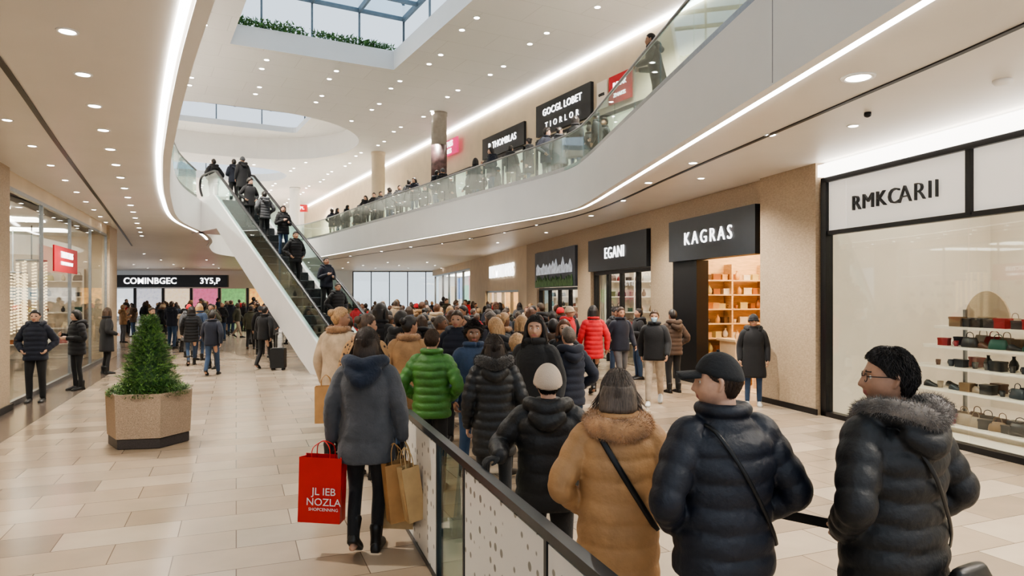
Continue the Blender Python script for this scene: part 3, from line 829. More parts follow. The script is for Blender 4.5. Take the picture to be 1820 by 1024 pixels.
b=obj('lettering_sign',text_mesh('RMKC',.33,LETTERB,.02,-.002,1.12),None,label='black raised shop name letters on the white header',cat='shop sign',mtx=RW.M(10.37,-.03,3.46))
obj('lettering',text_mesh('ARII',.37,LETTERB,.02,-.008,1.1),b,mtx=Matrix.Translation((.80,.0,0)))
sign(RW,13.2,16.65,-.14,2.83,3.79,'shop_sign','KAGRAS',.42,LETTER,CHAR,'charcoal fascia with white illuminated shop name',weight=-.002,spacing=1.4,th=.3)
sign(RW,17.95,22.15,-.10,2.79,3.78,'shop_sign','EGANI',.48,LETTER,CHAR,'charcoal fascia with short white illuminated name',weight=-.002,spacing=1.1,th=.3)
PIC=mat('mountain_picture',(.035,.04,.05),.4,var=.5,vs=1.4,emit=.15,nosample=True)
b=sign(RW,23.45,28.25,-.08,2.35,3.76,'picture_sign','',.3,LETTER,PIC,'dark picture fascia showing pale mountain peaks and trees',th=.16)
bm=B(); pts=[(-2.2,-.2)]
for i in range(23): pts.append((-2.2+.2*i,(.05+.40*R.random())*(1 if i%2 else .3)))
pts.append((2.2,-.2)); prism(bm,pts,0,.02); O('mountain_relief',bm,mat('mountain_pale',(.50,.55,.62),.5,var=.5,vs=5,emit=.3,nosample=True),parent=b,mtx=Matrix.Translation((0,0,.005)))
pts=[(-2.3,-.68)]
for i in range(47): pts.append((-2.3+.1*i,-.42+(.22*R.random() if i%2 else -.1*R.random())))
pts.append((2.3,-.68)); bm=B(); prism(bm,pts,0,.03); O('tree_relief',bm,mat('sign_green',(.07,.14,.05),.6,var=.4),parent=b,mtx=Matrix.Translation((0,0,.01)))
obj('lettering_sign',text_mesh('IHOMALNARS',.85,LETTER,.03,.02,1.0),None,label='large white illuminated letters on cream wall',cat='shop sign',mtx=RW.M(34.4,-.05,3.25))
def front(fr,Y0,Y1,h,lab,mull,mt=BLACK):
    e=obj('shopfront',None,label=lab,cat='shopfront',loc=tuple(fr.P((Y0+Y1)/2,0,0)))
    bx=[(Y0,Y0+.08,.1,.25,0,h),(Y1-.08,Y1,.1,.25,0,h),(Y0,Y1,.1,.25,h-.1,h)]
    ys=[Y0]+mull+[Y1]
    for m in mull: bx.append((m-.03,m+.03,.1,.25,0,h))
    child_wf(fr,'frame',mt,e,bx)
    for a,b_ in zip(ys[:-1],ys[1:]): child_wf(fr,'glass_pane',GLASS,e,[(a+.06,b_-.06,.17,.185,.05,h-.1)])
    return e
e=obj('shopfront',None,label='open shop entrance with black side panels',cat='shopfront',loc=tuple(RW.P(15,0,0)))
child_wf(RW,'side_panel',BLACK,e,[(15.6,16.7,.0,.3,0,2.83)]); child_wf(RW,'side_panel',BLACK,e,[(13.08,13.2,.0,.3,0,2.83)])
front(RW,17.95,22.15,2.78,'black framed glass shopfront under a dark sign',[19,20.1,21.1])
front(RW,23.45,28.25,2.34,'black framed glass shopfront below a picture sign',[24.6,25.8,27])
front(RW,31.2,38.2,2.3,'lit glazed shopfront in cream wall',[33,34.8,36.5],STEEL)
front(RW,43,59.5,3.8,'wide glazed shopfront with bright displays',[46,49,52,55],STEEL)
for i,(c,yy) in enumerate((((.02,.25,.30),44.3),((.5,.04,.03),46.8),((.05,.35,.12),48.6),((.05,.12,.35),51.5),((.6,.35,.08),54.5))):
    bm=B(); w=2.0; M=RW.M(yy,.9,2.0+(i%2)*.6); box(bm,(0,0,0),(w,1.6,.06)); O('display_screen',bm,mat('screen_%d'%i,c,.3,var=.6,vs=2.5,emit=1.4,ecol=c,nosample=True),label='bright coloured advertising screen inside the shop',cat='screen',group='screens in the far shop',mtx=M)
ITM=[mat('item_%d'%i,c,.4,var=.15) for i,c in enumerate([(.02,.02,.02),(.10,.04,.02),(.30,.02,.02),(.30,.22,.15),(.03,.04,.05),(.45,.42,.38),(.02,.018,.016),(.015,.015,.016),(.03,.10,.07),(.20,.12,.06),(.02,.018,.016),(.05,.035,.03)])]
ITW=[mat('warm_item_%d'%i,c,.45,var=.15) for i,c in enumerate([(.6,.35,.15),(.75,.6,.4),(.35,.13,.04),(.7,.65,.55),(.12,.07,.04),(.55,.45,.2),(.25,.09,.03)])]
def m_handbag():
    bm=B(); rings=[]
    for z,w,d in((0,.13,.055),(.02,.14,.06),(.09,.13,.045),(.15,.11,.02),(.155,.10,.015)):
        rings.append([V((w*math.copysign(abs(math.cos(a))**.5,math.cos(a)),d*math.copysign(abs(math.sin(a))**.7,math.sin(a)),z)) for a in[2*pi*i/16 for i in range(16)]])
    loft(bm,rings); limb(bm,[(-.06,0,.14),(-.05,0,.21),(0,0,.235),(.05,0,.21),(.06,0,.14)],[.006]*5,n=6,steps=3); return bm
def m_box():
    bm=B(); box(bm,(0,0,.05),(.16,.12,.10)); box(bm,(0,0,.115),(.17,.13,.03)); bmesh.ops.bevel(bm,geom=bm.edges[:],offset=.004,segments=1); return bm
def m_vase():
    bm=B(); lathe(bm,[(.03,0),(.05,.02),(.06,.07),(.045,.12),(.022,.15),(.02,.18),(.028,.19)],n=14); return bm
def m_cup():
    bm=B(); lathe(bm,[(.028,0),(.03,.005),(.04,.09),(.036,.088),(.027,.012)],n=14); limb(bm,[(.036,0,.07),(.06,0,.065),(.06,0,.035),(.033,0,.025)],[.005]*4,n=6,steps=3); return bm
def m_shoe():
    bm=B()
    rings=[]
    for y,w,h in((-.085,.02,.06),(-.05,.036,.09),(0,.036,.09),(.05,.04,.065),(.1,.042,.05),(.15,.03,.035),(.165,.015,.02)):
        rings.append([V((w*math.cos(a),y,max(0,h*math.sin(a)))) for a in[2*pi*i/12 for i in range(12)]])
    loft(bm,rings); return bm
IM={}
for nm,fn in(('handbag',m_handbag),('gift_box',m_box),('vase',m_vase),('mug',m_cup),('shoe_display',m_shoe)):
    IM[nm]=bm_mesh(fn(),nm,[ITM[0]],nm not in('gift_box',))
catn={'handbag':'handbag','gift_box':'box','vase':'vase','mug':'cup','shoe_display':'shoe'}
labn={'handbag':'small leather handbag displayed on a shop shelf','gift_box':'lidded gift box displayed on a shop shelf','vase':'rounded vase displayed on a shop shelf','mug':'ceramic cup displayed on a shop shelf','shoe_display':'single shoe displayed on a shop shelf'}
def item(kind,M,mt,sc,group):
    o=obj(kind,IM[kind],label=labn[kind],cat=catn[kind],group=group,mtx=M@Matrix.Scale(sc,4))
    o.material_slots[0].link='OBJECT'; o.material_slots[0].material=mt
def wfup(fr,Y,d,z,rot=0):
    return Matrix.Translation(fr.P(Y,d,z))@Matrix.Rotation(math.atan2(fr.dir.y,fr.dir.x)+rot,4,'Z')
e=obj('display_shelf',None,label='white tiered display stand with rounded shelves behind the window',cat='display shelf',loc=tuple(RW.P(9.4,1.0,0)))
def shelf_round(Y0,Y1,d0,d1,z,t=.035):
    q=[]; n=8
    c0=RW.P(Y0,(d0+d1)/2); c1=RW.P(Y1,(d0+d1)/2); r=(d1-d0)/2
    for i in range(n+1):
        a=pi*i/n; q.append(c1+RW.n*(r*math.cos(a))+RW.dir*(r*math.sin(a)))
    for i in range(n+1):
        a=pi*i/n; q.append(c0-RW.n*(r*math.cos(a))-RW.dir*(r*math.sin(a)))
    bm=B(); o=V(e.location); prism(bm,[((p-o).x,(p-o).y) for p in q],z-t,z); return O('shelf',bm,WARMW,parent=e)
for z,y1 in((1.56,9.9),(1.27,10.1),(.97,10.2),(.63,10.3),(.14,10.35)): shelf_round(8.0,y1,.7,1.3,z)
child_wf(RW,'post',STEEL,e,[(8.1,8.14,1.25,1.29,0,1.8)]); child_wf(RW,'post',STEEL,e,[(10.0,10.04,1.25,1.29,0,1.8)])
child_wf(RW,'base',WARMW,e,[(8.0,10.2,.85,1.15,.0,.11)])
bm=B(); M=RW.M(9.75,1.38,1.56); q=[(-.38,0)]+[(.38*math.cos(a),.52*math.sin(a)) for a in[pi-pi*i/16 for i in range(17)]]; prism(bm,q[::-1],0,.03)
O('arch_panel',bm,mat('beige_arch',(.50,.37,.25),.6,var=.05),label='beige arched backdrop panel standing on the display shelf',cat='display panel',mtx=M)
R2=random.Random(5)
for z,y1,k in((1.56,9.9,'hb'),(1.27,10.15,'x'),(.97,10.25,'v'),(.63,10.3,'x'),(.14,10.35,'hb')):
    for dd in(.86,1.14):
        y=7.9+dd*.1
        while y<y1:
            kind={'hb':R2.choice(['gift_box','gift_box','handbag']),'x':R2.choice(['gift_box','mug','shoe_display','handbag']),'v':R2.choice(['mug','vase','mug','gift_box'])}[k]
            item(kind,wfup(RW,y,dd,z,R2.uniform(-.3,.3)+(pi/2 if kind=='shoe_display' else 0)),R2.choice(ITM),R2.uniform(.85,1.1),'goods on the tiered display stand')
            y+=R2.uniform(.15,.22)
def shelving(fr,Y0,Y1,d,zs,mt,lab,dep=.35):
    e=obj('shelving_unit',None,label=lab,cat='shelf',loc=tuple(fr.P((Y0+Y1)/2,d,0)))
    for z in zs: child_wf(fr,'shelf',mt,e,[(Y0,Y1,d-dep,d,z-.03,z)])
    for y in(Y0,(Y0+Y1)/2,Y1): child_wf(fr,'upright',mt,e,[(y-.02,y+.02,d-dep,d,0,max(zs)+.3)])
def fill(fr,Y0,Y1,d,zs,mats,grp,kinds,step=(.18,.3)):
    for z in zs:
        y=Y0+.15
        while y<Y1-.12:
            item(R2.choice(kinds),wfup(fr,y,d-.17,z,R2.uniform(-.3,.3)),R2.choice(mats),R2.uniform(.9,1.25),grp); y+=R2.uniform(*step)
def side_shelving(fr,Yw,d0,d1,zs,mt,lab,mats,grp,kinds,step,dep=.34,nu=4):
    e=obj('shelving_unit',None,label=lab,cat='shelf',loc=tuple(fr.P(Yw,(d0+d1)/2,0)))
    for z in zs: child_wf(fr,'shelf',mt,e,[(Yw-dep,Yw-.01,d0,d1,z-.03,z)])
    for k in range(nu): 
        d=d0+(d1-d0)*k/(nu-1); child_wf(fr,'upright',mt,e,[(Yw-dep,Yw-.01,d-.02,d+.02,0,max(zs)+.38)])
    for z in zs:
        d=d0+.16
        while d<d1-.12:
            item(R2.choice(kinds),wfup(fr,Yw-.18,d,z,pi/2+R2.uniform(-.3,.3)),R2.choice(mats),R2.uniform(.95,1.25),grp); d+=R2.uniform(*step)
zs=[.25,.65,1.0,1.35,1.7,2.05,2.4]
side_shelving(RW,16.58,.40,3.2,zs,WOODO,'warm lit wooden wall shelving with homewares',ITW,'homewares on warm shelves',['vase','mug','gift_box','gift_box'],(.17,.27))
shelving(RW,13.9,15.1,1.3,[.45,.85],WOODO,'low wooden display table near the entrance',.6); fill(RW,13.9,15.1,1.1,[.45,.85],ITW,'goods on the entrance table',['gift_box','vase','mug'],(.18,.28))
bm=B(); RW.box(bm,15.45,16.1,.9,2.0,.02,.95); RW.box(bm,15.4,16.15,.85,2.05,.95,1.0); O('shop_counter',bm,mat('counter_cream',(.80,.66,.46),.4,var=.05),label='cream counter block standing before the warm shelving',cat='counter')
for k in range(4):
    item(['vase','gift_box','mug','handbag'][k],wfup(RW,15.6,1.05+.25*k,1.0,.2*k),ITW[k],1.1,'goods on the shop counter')
side_shelving(RW,22.08,.45,3.1,[.5,1.0,1.5,2.0,2.5],WARMW,'white wall shelving with goods',ITM,'goods on white wall shelves',['handbag','gift_box','vase'],(.25,.4))
side_shelving(RW,28.18,.45,2.9,[.6,1.1,1.6,2.0],WARMW,'white wall shelving in the picture fascia shop',ITM,'goods on bright shelves',['handbag','gift_box','vase'],(.3,.5))
shelving(RW,31.6,38,2.4,[.6,1.1,1.6],WOODO,'warm wooden shelving in small shop'); fill(RW,31.6,38,2.4,[1.1,1.6],ITW,'boxes on small shop shelves',['gift_box','vase'],(.5,.8))
# ---------------------------------------------------------------- left shop
bm=B(); LW.box(bm,9.0,11.9,-.08,.5,0,4.25); LW.box(bm,21.6,23.0,-.08,.5,0,4.25); S('wall_left_pier',bm,STONE)
bm=B(); LW.box(bm,-1,23.5,0,.5,3.95,4.25); LW.box(bm,-1,9,0,.3,0,4.25); S('wall_left',bm,CREAM)
bm=B(); LW.box(bm,8.9,12.0,-.11,-.08,0,.12); S('baseboard_left',bm,BLACK)
e=obj('shop_window',None,label='tall frameless glass shopfront with thin steel joints',cat='shop window',loc=tuple(LW.P(16,0,0)))
ys=[11.9,14.3,16.8,19.2,21.6]
for a,b_ in zip(ys[:-1],ys[1:]): child_wf(LW,'glass_pane',GLASS,e,[(a+.02,b_-.02,.02,.035,.1,3.93)])
child_wf(LW,'window_frame',STEEL,e,[(11.9,21.6,-.01,.07,0,.1),(11.9,21.6,-.01,.07,3.90,3.97)]+[(y-.02,y+.02,-.01,.06,0,3.93) for y in ys])
b=sign(LW,14.7,16.9,-.12,2.55,3.12,'hanging_sign','TCNITCTLES',.20,LETTER,RED,'small red notice sign with white text fixed on glass',weight=0,dz=.1,second=('TCANNCC COMNECLT',.11,-.09),th=.03)
GOLD=mat('gold_beads',(.75,.55,.32),.3,.3,var=.2,emit=1.8,ecol=(1,.75,.45),nosample=True)
for (yy,dd,z0,z1,n) in((16.3,2.0,.9,3.0,13),(19.2,1.4,1.3,2.9,9),(13.6,2.6,2.2,3.3,8),(20.6,2.2,.9,2.6,12)):
    bm=B(); c=LW.P(yy,dd)
    for i in range(n):
        a=2*pi*i/n; r=.33
        for k in range(20):
            z=z0+(z1-z0)*k/19+.04*math.sin(i*2)
            sphere(bm,(c.x+r*math.cos(a),c.y+r*math.sin(a),z),.035,6,4)
    e=O('chandelier',bm,GOLD,True,label='hanging golden bead chandelier inside the shop',cat='chandelier')
    bm=B(); lathe(bm,[(.35,z1+.05),(.36,z1+.06),(.36,z1+.1),(.02,z1+.12),(.015,3.94)],(c.x,c.y,0),20); O('ceiling_mount',bm,STEEL,True,parent=e)
shelving(LW,12,21.5,4.9,[.7,1.3,1.9,2.5],WARMW,'white wall shelving behind the glass'); fill(LW,12,21.5,4.9,[.7,1.3,1.9,2.5],ITM+ITW,'goods on shelves behind the glass',['handbag','gift_box','vase'],(.5,.9))
side_shelving(LW,22.55,.75,4.5,[.5,1.0,1.5,2.0,2.5],WARMW,'white side wall shelving behind the glass',ITM+ITW,'goods on side shelves behind the glass',['handbag','gift_box','vase'],(.3,.5))
for yy,c in((12.9,(.10,.22,.38)),(14.9,(.16,.30,.45))):
    bm=B(); box(bm,(0,0,0),(1.5,1.0,.06)); O('display_screen',bm,mat('screen_blue%d'%int(yy),c,.3,var=.5,vs=3,emit=1.6,ecol=c,nosample=True),label='pale blue wall screen inside the shop',cat='screen',mtx=LW.M(yy,4.3,2.1))
# ---------------------------------------------------------------- back wall shops
def bsign(x0,x1,z0,z1,y,text,size,lab,boardm=CHAR,weight=.03,tm=LETTER,nm='shop_sign',off=0):
    bm=B(); box(bm,(0,0,0),(x1-x0,.3,z1-z0)); b=O(nm,bm,boardm,label=lab,cat='shop sign',loc=((x0+x1)/2,y,(z0+z1)/2))
    obj('lettering',text_mesh(text,size,tm,.03,weight,1.05),b,mtx=Matrix.Translation((off,-.17,0))@Matrix.Rotation(pi/2,4,'X')); return b
b=bsign(-34.5,-23.3,2.75,3.75,56,'COMINBGEC',.72,'long black fascia with bold white illuminated letters',off=-.7,weight=.01)
obj('lettering',text_mesh('3Y5,P',.68,LETTER,.03,.01,1.05),b,mtx=Matrix.Translation((4.2,-.17,0))@Matrix.Rotation(pi/2,4,'X'))
cols=[(.25,.45,.65),(.7,.75,.8),(.5,.5,.55),(.8,.6,.4),(.55,.12,.22),(.15,.35,.12),(.75,.35,.1),(.8,.8,.75),(.3,.5,.6)]
for i in range(9):
    x=-35+i*2.35; c=cols[i]
    bm=B(); box(bm,(0,0,0),(2.0,.08,2.3)); O('display_window',bm,mat('disp_%d'%i,c,.3,var=.85,vs=3.8,emit=.9,ecol=c,nosample=True),label='brightly lit colourful shop display window',cat='shop window',group='lit displays of the end shops',loc=(x,57.0,1.5))
    bm=B(); box(bm,(0,0,0),(.12,.2,2.7)); S('trim_%d'%(20+i),bm,BLACK).location=(x+1.17,57,1.35)
# ---------------------------------------------------------------- upper shop signs
sign(UW,22.0,25.0,-.12,7.8,8.92,'shop_sign','GOCGL LOBET',.35,LETTER,CHAR,'dark sign with two lines of white lettering',weight=.002,dz=.2,second=('T I O R L O R',.30,-.28,-.002,1.2),th=.12)
sign(UW,25.8,28.9,-.10,7.75,8.62,'shop_sign','R THOMBLAS',.38,LETTER,CHAR,'dark gray sign with white lettering',weight=.0,th=.1)
sign(UW,30.8,32.6,-.3,8.5,9.2,'shop_sign','VIYAES',.36,LETTER,PINK,'magenta sign with white lettering',weight=.006,th=.08,dz=.14,second=('V1VKS',.3,-.18,.006))
sign(UW,20.2,21.15,-.12,7.9,8.75,'banner','JNNAK',.20,LETTER,RED,'red hanging banner with small white text',weight=.0,th=.05,dz=.12,second=('ZNAKIS',.17,-.2))
sign(UW,21.25,21.7,-.12,7.9,8.75,'banner','OTSS',.12,LETTERB,WARMW,'narrow white hanging banner with dark text',th=.05)
bsign(-15.9,-15.0,8.2,8.7,50,'OPL',.3,'small red hanging sign with white text',RED,.0)
UGL=mat('upper_shop_lit',(.75,.65,.5),.4,var=.4,vs=1.5,emit=.7,ecol=(1,.85,.65),nosample=True)
for i,(a,b_) in enumerate(((14,18),(18.6,21.6),(22.2,25),(25.9,28.8),(30,33),(34.5,38),(40,44),(46,50))):
    e=obj('shopfront',None,label='lit glazed shopfront on the upper gallery',cat='shopfront',group='upper gallery shopfronts',loc=tuple(UW.P((a+b_)/2,0,5.15)))
    def cw(name,mt,bx):
        bm=B(); 
        for q in bx: UW.box(bm,*q)
        bmesh.ops.translate(bm,verts=bm.verts,vec=-V(e.location)); O(name,bm,mt,parent=e)
    cw('glass_pane',GLASS,[(a,b_,-.06,-.05,5.15,7.6)])
    cw('display',UGL,[(a,b_,-.02,-.005,5.15,7.6)])
    cw('frame',BLACK,[(a-.06,a,-.1,0,5.15,7.66),(b_,b_+.06,-.1,0,5.15,7.66),(a,b_,-.1,0,7.6,7.7),((a+b_)/2-.03,(a+b_)/2+.03,-.1,-.02,5.15,7.6)])
COLS=[(-3.1,29),(-7.25,37),(-15.6,49)]
def column(x,y,r,z0,z1,mt,lab,band=None):
    e=B(); lathe(e,[(r*1.0,z0),(r,z0+.01),(r,z1-.15),(r*1.08,z1-.14),(r*1.08,z1)],(0,0,0),28); b=O('column',e,mt,True,label=lab,cat='column',loc=(x,y,0))
    if band:
        e=B(); lathe(e,[(r*1.03,band[0]),(r*1.03,band[1])],(0,0,0),28); O('advert_band',e,band[2],True,parent=b)
POSTER=mat('poster_band',(.09,.05,.05),.4,var=.8,vs=5)
column(-3.1,29,.33,5.16,ZC,mat('gray_column',(.27,.24,.21),.5,var=.1),'gray round column wrapped with a dark poster',(6.9,8.4,POSTER))
column(-7.25,37,.36,5.16,ZC,CREAM,'cream round column on the upper gallery')
column(-15.6,49,.36,5.16,ZC,WHITE,'white round column on the upper gallery')
column(-20.5,33,.35,0,4.25,STEEL,'slim gray round column in the concourse')
# ---------------------------------------------------------------- downlights
bm=B(); lathe(bm,[(.055,-.004),(.075,-.006),(.085,-.012),(.10,-.010),(.105,0),(.055,0)],n=20,mi=0); 
DLT=bm_mesh(bm,'downlight',[WHITE],True)
bm=B(); lathe(bm,[(.001,-.012),(.06,-.012),(.072,-.008)],n=20); DLL=bm_mesh(bm,'lamp',[LAMP],True)
SPM=1.75
def spot(parent,pw,col=(1,.93,.83),ang=135,rad=.06,z=-.05):
    l=bpy.data.lights.new('spot','SPOT'); l.energy=pw*SPM; l.color=col; l.spot_size=math.radians(ang); l.spot_blend=.8; l.shadow_soft_size=rad
    o=bpy.data.objects.new('spot_lamp',l); COL.objects.link(o); o.parent=parent; o.location=(0,0,z); return o
def downlight(x,y,z,sc=1,pw=0,grp='ceiling downlights'):
    e=obj('downlight',DLT,label='small round recessed ceiling downlight',cat='ceiling light',group=grp,loc=(x,y,z),sc=sc)
    obj('lamp',DLL,e)
    if pw: spot(e,pw)
for i in range(17):
    y=4.7+i*1.08*(1+.012*i); x=-3.72-.51*(y-5.69); downlight(x,y,4.25,.85,300 if i%4==1 else 0,'gallery soffit downlights')
for i in range(12):
    y=7.2+i*1.5; x=-5.7-.49*(y-7.2); downlight(x,y,4.25,.7,0,'gallery soffit downlights')
for x,y,s,p in((3.55,7.0,1.6,350),(4.7,5.0,1.2,250),(3.6,9.5,.9,0),(3.05,11.5,.9,300),(4.5,9.0,.8,0),(2.7,13.5,.9,0),(3.6,13.0,.8,200),(2.6,16.0,.9,300),(2.2,19,.9,0),(.8,21.5,.9,300),(-.3,24,.9,0),(-1.6,26.5,.9,350),(-3,29,.9,0),(-4.6,31,.9,0),(-6.5,34,.9,350),(-9,38,.9,0),(1.2,24,.8,0),(-.6,28.5,.8,0),(5.4,6.6,.9,0),(3.2,3.5,1,0),(4.1,2.0,1,300)): downlight(x,y,4.25,s,p,'gallery soffit downlights')
for i in range(8):
    for j in range(5):
        x=-20-i*2.8+j*.6; y=30+j*6; downlight(x,y,4.25,.9,380 if (i+j)%5==0 else 0,'concourse downlights')
for i in range(6):
    for j in range(3):
        downlight(-16+i*2.6,45+j*4.5,4.25,.9,380 if (i+j)%4==0 else 0,'concourse downlights')
for i in range(5):
    for j in range(3):
        p=RW.P(6.3+i*1.15,.5+j*1.15); downlight(p.x,p.y,3.945,.5,0,'shop window downlights')
for i in range(9):
    for j in range(3):
        p=LW.P(10.5+i*1.3,.4+j*.9); downlight(p.x,p.y,3.945,.5,0,'shop window downlights')
def inhole(x,y):
    def pin(poly):
        c=False; n=len(poly)
        for i in range(n):
            a=poly[i]; b_=poly[i-1]
            if (a[1]>y)!=(b_[1]>y) and x<(b_[0]-a[0])*(y-a[1])/(b_[1]-a[1])+a[0]: c=not c
        return c
    for h in(sky1,H2,h3):
        for dx in(-.4,0,.4):
            for dy in(-.4,0,.4):
                if pin([(p[0]+dx,p[1]+dy) for p in h]): return True
    return False
dm=V((-.48,.876)); sm=V((.876,.48)); nd=0
for i in range(-3,14):
    for j in range(-7,6):
        for kk in(0,1):
            c=V((-3,18))+dm*(i*3.2+kk*1.0)+sm*(j*2.3+.25*(i%2))
            if inhole(c.x,c.y) or c.y>58 or c.y<12: continue
            if c.x>UW.a+UW.m*c.y-.3 or c.x<LU.a+LU.m*c.y+.5: continue
            nd+=1
            pw=1700 if (kk==0 and (i*2+j)%8==0) else 0
            downlight(c.x,c.y,ZC,1.05,pw,'atrium ceiling downlights')
bm=B(); lathe(bm,[(.09,0),(.09,-.02),(.07,-.045),(.03,-.055),(.001,-.056)],n=20); O('smoke_detector',bm,WHITE,True,label='round white smoke detector on the ceiling',cat='smoke detector',loc=(5.1,7.1,4.25))
bm=B(); lathe(bm,[(.04,0),(.045,-.03),(.035,-.05),(.015,-.06),(.001,-.062)],n=18); O('security_camera',bm,BLACK,True,label='small black dome security camera on the ceiling',cat='security camera',loc=(4.35,8.35,4.25))
# ---------------------------------------------------------------- escalator
HW=.62
EM=Matrix(((eu.x,es.x,0,EB.x),(eu.y,es.y,0,EB.y),(0,0,1,0),(0,0,0,1)))
E=obj('escalator',None,label='white clad escalator with dark steps and glass sides',cat='escalator',mtx=Matrix.Translation(EB))
EL=Matrix(((eu.x,es.x,0,0),(eu.y,es.y,0,0),(0,0,1,0),(0,0,0,1)))
def side_prism(bm,prof,y0,y1):
    a=[bm.verts.new(EL@V((x,y0,z))) for x,z in prof]; b=[bm.verts.new(EL@V((x,y1,z))) for x,z in prof]; n=len(a)
    bm.faces.new(a); bm.faces.new(b[::-1])
    for i in range(n): bm.faces.new((a[i],b[i],b[(i+1)%n],a[(i+1)%n]))
sl=RISE/RUN; XE=RUN+2.1
prof=[(-1.6,0),(-1.6,.2),(0,.2),(RUN,RISE+.20),(XE,RISE+.20),(XE,4.22),(RUN-.25,4.22),(1.9,.35),(1.3,0)]
GREYW=mat('escalator_cladding',(.72,.71,.70),.3,var=.03,vs=2)
for y0,y1 in((HW-.08,HW+.06),(-HW-.06,-HW+.08)):
    bm=B(); side_prism(bm,prof,y0,y1); O('side_cladding',bm,GREYW,parent=E)
bm=B(); side_prism(bm,[(1.3,0.0),(1.9,.35),(RUN-.25,4.22),(XE,4.22),(XE,4.32),(RUN-.3,4.32),(1.8,.45),(1.1,.1)],-HW+.08,HW-.08); O('underside_cladding',bm,GREYW,parent=E)
STEPM=mat('escalator_step',(.05,.052,.056),.45,.6,var=.3,vs=30)
ns=21; tr=RUN/ns
for i in range(ns):
    x=tr*i; z=sl*x+.03
    bm=B(); side_prism(bm,[(x,z-.25),(x,z+.21),(x+.02,z+.23),(x+tr,z+.23),(x+tr,z-.02)],-HW+.09,HW-.09)
    O('step',bm,STEPM,parent=E)
for x0,x1,z in((-1.5,0,.03),(RUN,XE,RISE+.02)):
    bm=B(); side_prism(bm,[(x0,z-.02),(x1,z-.02),(x1,z),(x0,z)],-HW+.09,HW-.09); O('landing_plate',bm,STEEL,parent=E)
for s in(HW,-HW):
    bm=B(); side_prism(bm,[(-1.2,.20),(0,.20),(RUN,RISE+.20),(RUN+1.2,RISE+.20),(RUN+1.3,RISE+.9),(RUN,RISE+.95),(0.0,.95),(-1.3,.9)],s-.008,s+.008); O('glass_panel',bm,GGREEN,parent=E)
    bm=B(); q=[(-1.25,.30),(-1.45,.60),(-1.3,.92),(-.6,.98),(0,1.0),(2,sl*2+1.02),(5,sl*5+1.02),(RUN-.5,RISE+.70),(RUN,RISE+.98),(RUN+.6,RISE+1.0),(RUN+1.3,RISE+.94),(RUN+1.45,RISE+.6),(RUN+1.25,RISE+.3)]
    limb(bm,[EL@V((x,s,z)) for x,z in q],[(.045,.035)]*len(q),n=10,steps=5); O('handrail',bm,mat('black_rubber',(.02,.02,.022),.4),True,parent=E)
def esc_person(t,x,side,H,head,jm,tm,**k):
    i=int(x/tr); z=sl*tr*i+.03+.23; xx=tr*(i+.5)
    if x>RUN: xx=x; z=RISE+.03
    if x<0: xx=x; z=.05
    p=EM@V((xx,side,0)); person(t,p.x,p.y,H,head,jm,tm,z=z,group='people riding the escalator',**k)
ha=math.degrees(math.atan2(-eu.x,eu.y)); rk=RUN/9.1
for t,x,s,H,hd,jm,tm in((0,10.6,.2,1.6,0,CB,TK),(7,9.9,-.25,1.56,0,CN,TK),(4,8.7,-.2,1.52,0,CB,TK),(5,7.2,.2,1.54,180,CB,TK),(0,6.3,.05,1.55,0,CG,TK),(3,5.2,-.2,1.54,180,CB,TJ),(0,3.6,.15,1.62,180,CB,TK),(7,2.4,-.2,1.58,180,CN,TK),(0,1.2,.1,1.6,180,CB,TK)):
    esc_person(t,x*rk,s,H,ha+hd,jm,tm)
# ---------------------------------------------------------------- planter with conifer
PX,PY=-4.97,9.35
GRAN=mat('granite_planter',(.34,.26,.19),.6,var=.45,vs=120,bump=.1,bs=150)
e=obj('potted_conifer',None,label='small green conifer in an angular granite planter',cat='potted plant',loc=(PX,PY,0))
def poly(r,n,rot): return [(r*math.cos(2*pi*i/n+rot),r*math.sin(2*pi*i/n+rot)) for i in range(n)]
bm=B(); rot=math.radians(12)
loft(bm,[[V((x,y,z)) for x,y in poly(r,6,rot)] for r,z in((.49,.13),(.525,.14),(.55,.70),(.55,.72),(.50,.72),(.49,.62))]); O('planter',bm,GRAN,parent=e)
bm=B(); loft(bm,[[V((x,y,z)) for x,y in poly(r,6,rot)] for r,z in((.49,0),(.51,.01),(.51,.13))]); O('planter_base',bm,mat('dark_granite',(.045,.04,.04),.5,var=.3,vs=80),parent=e)
bm=B(); loft(bm,[[V((x,y,z)) for x,y in poly(r,6,rot)] for r,z in((.49,.6),(.49,.66))]); O('soil',bm,mat('soil',(.03,.02,.012),.9,var=.4),parent=e)
bm=B(); limb(bm,[(0,0,.6),(.01,0,1.1),(0,0,1.55)],[.045,.03,.01],n=8,steps=4); O('trunk',bm,mat('bark',(.08,.045,.025),.8,var=.3,vs=20),True,parent=e)
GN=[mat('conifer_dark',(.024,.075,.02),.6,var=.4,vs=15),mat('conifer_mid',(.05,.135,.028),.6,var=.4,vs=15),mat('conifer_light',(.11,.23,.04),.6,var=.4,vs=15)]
bm=B()
lathe(bm,[(.22,.74),(.27,.80),(.24,.95),(.17,1.2),(.09,1.45),(.02,1.62)],(0,0,0),14,0)
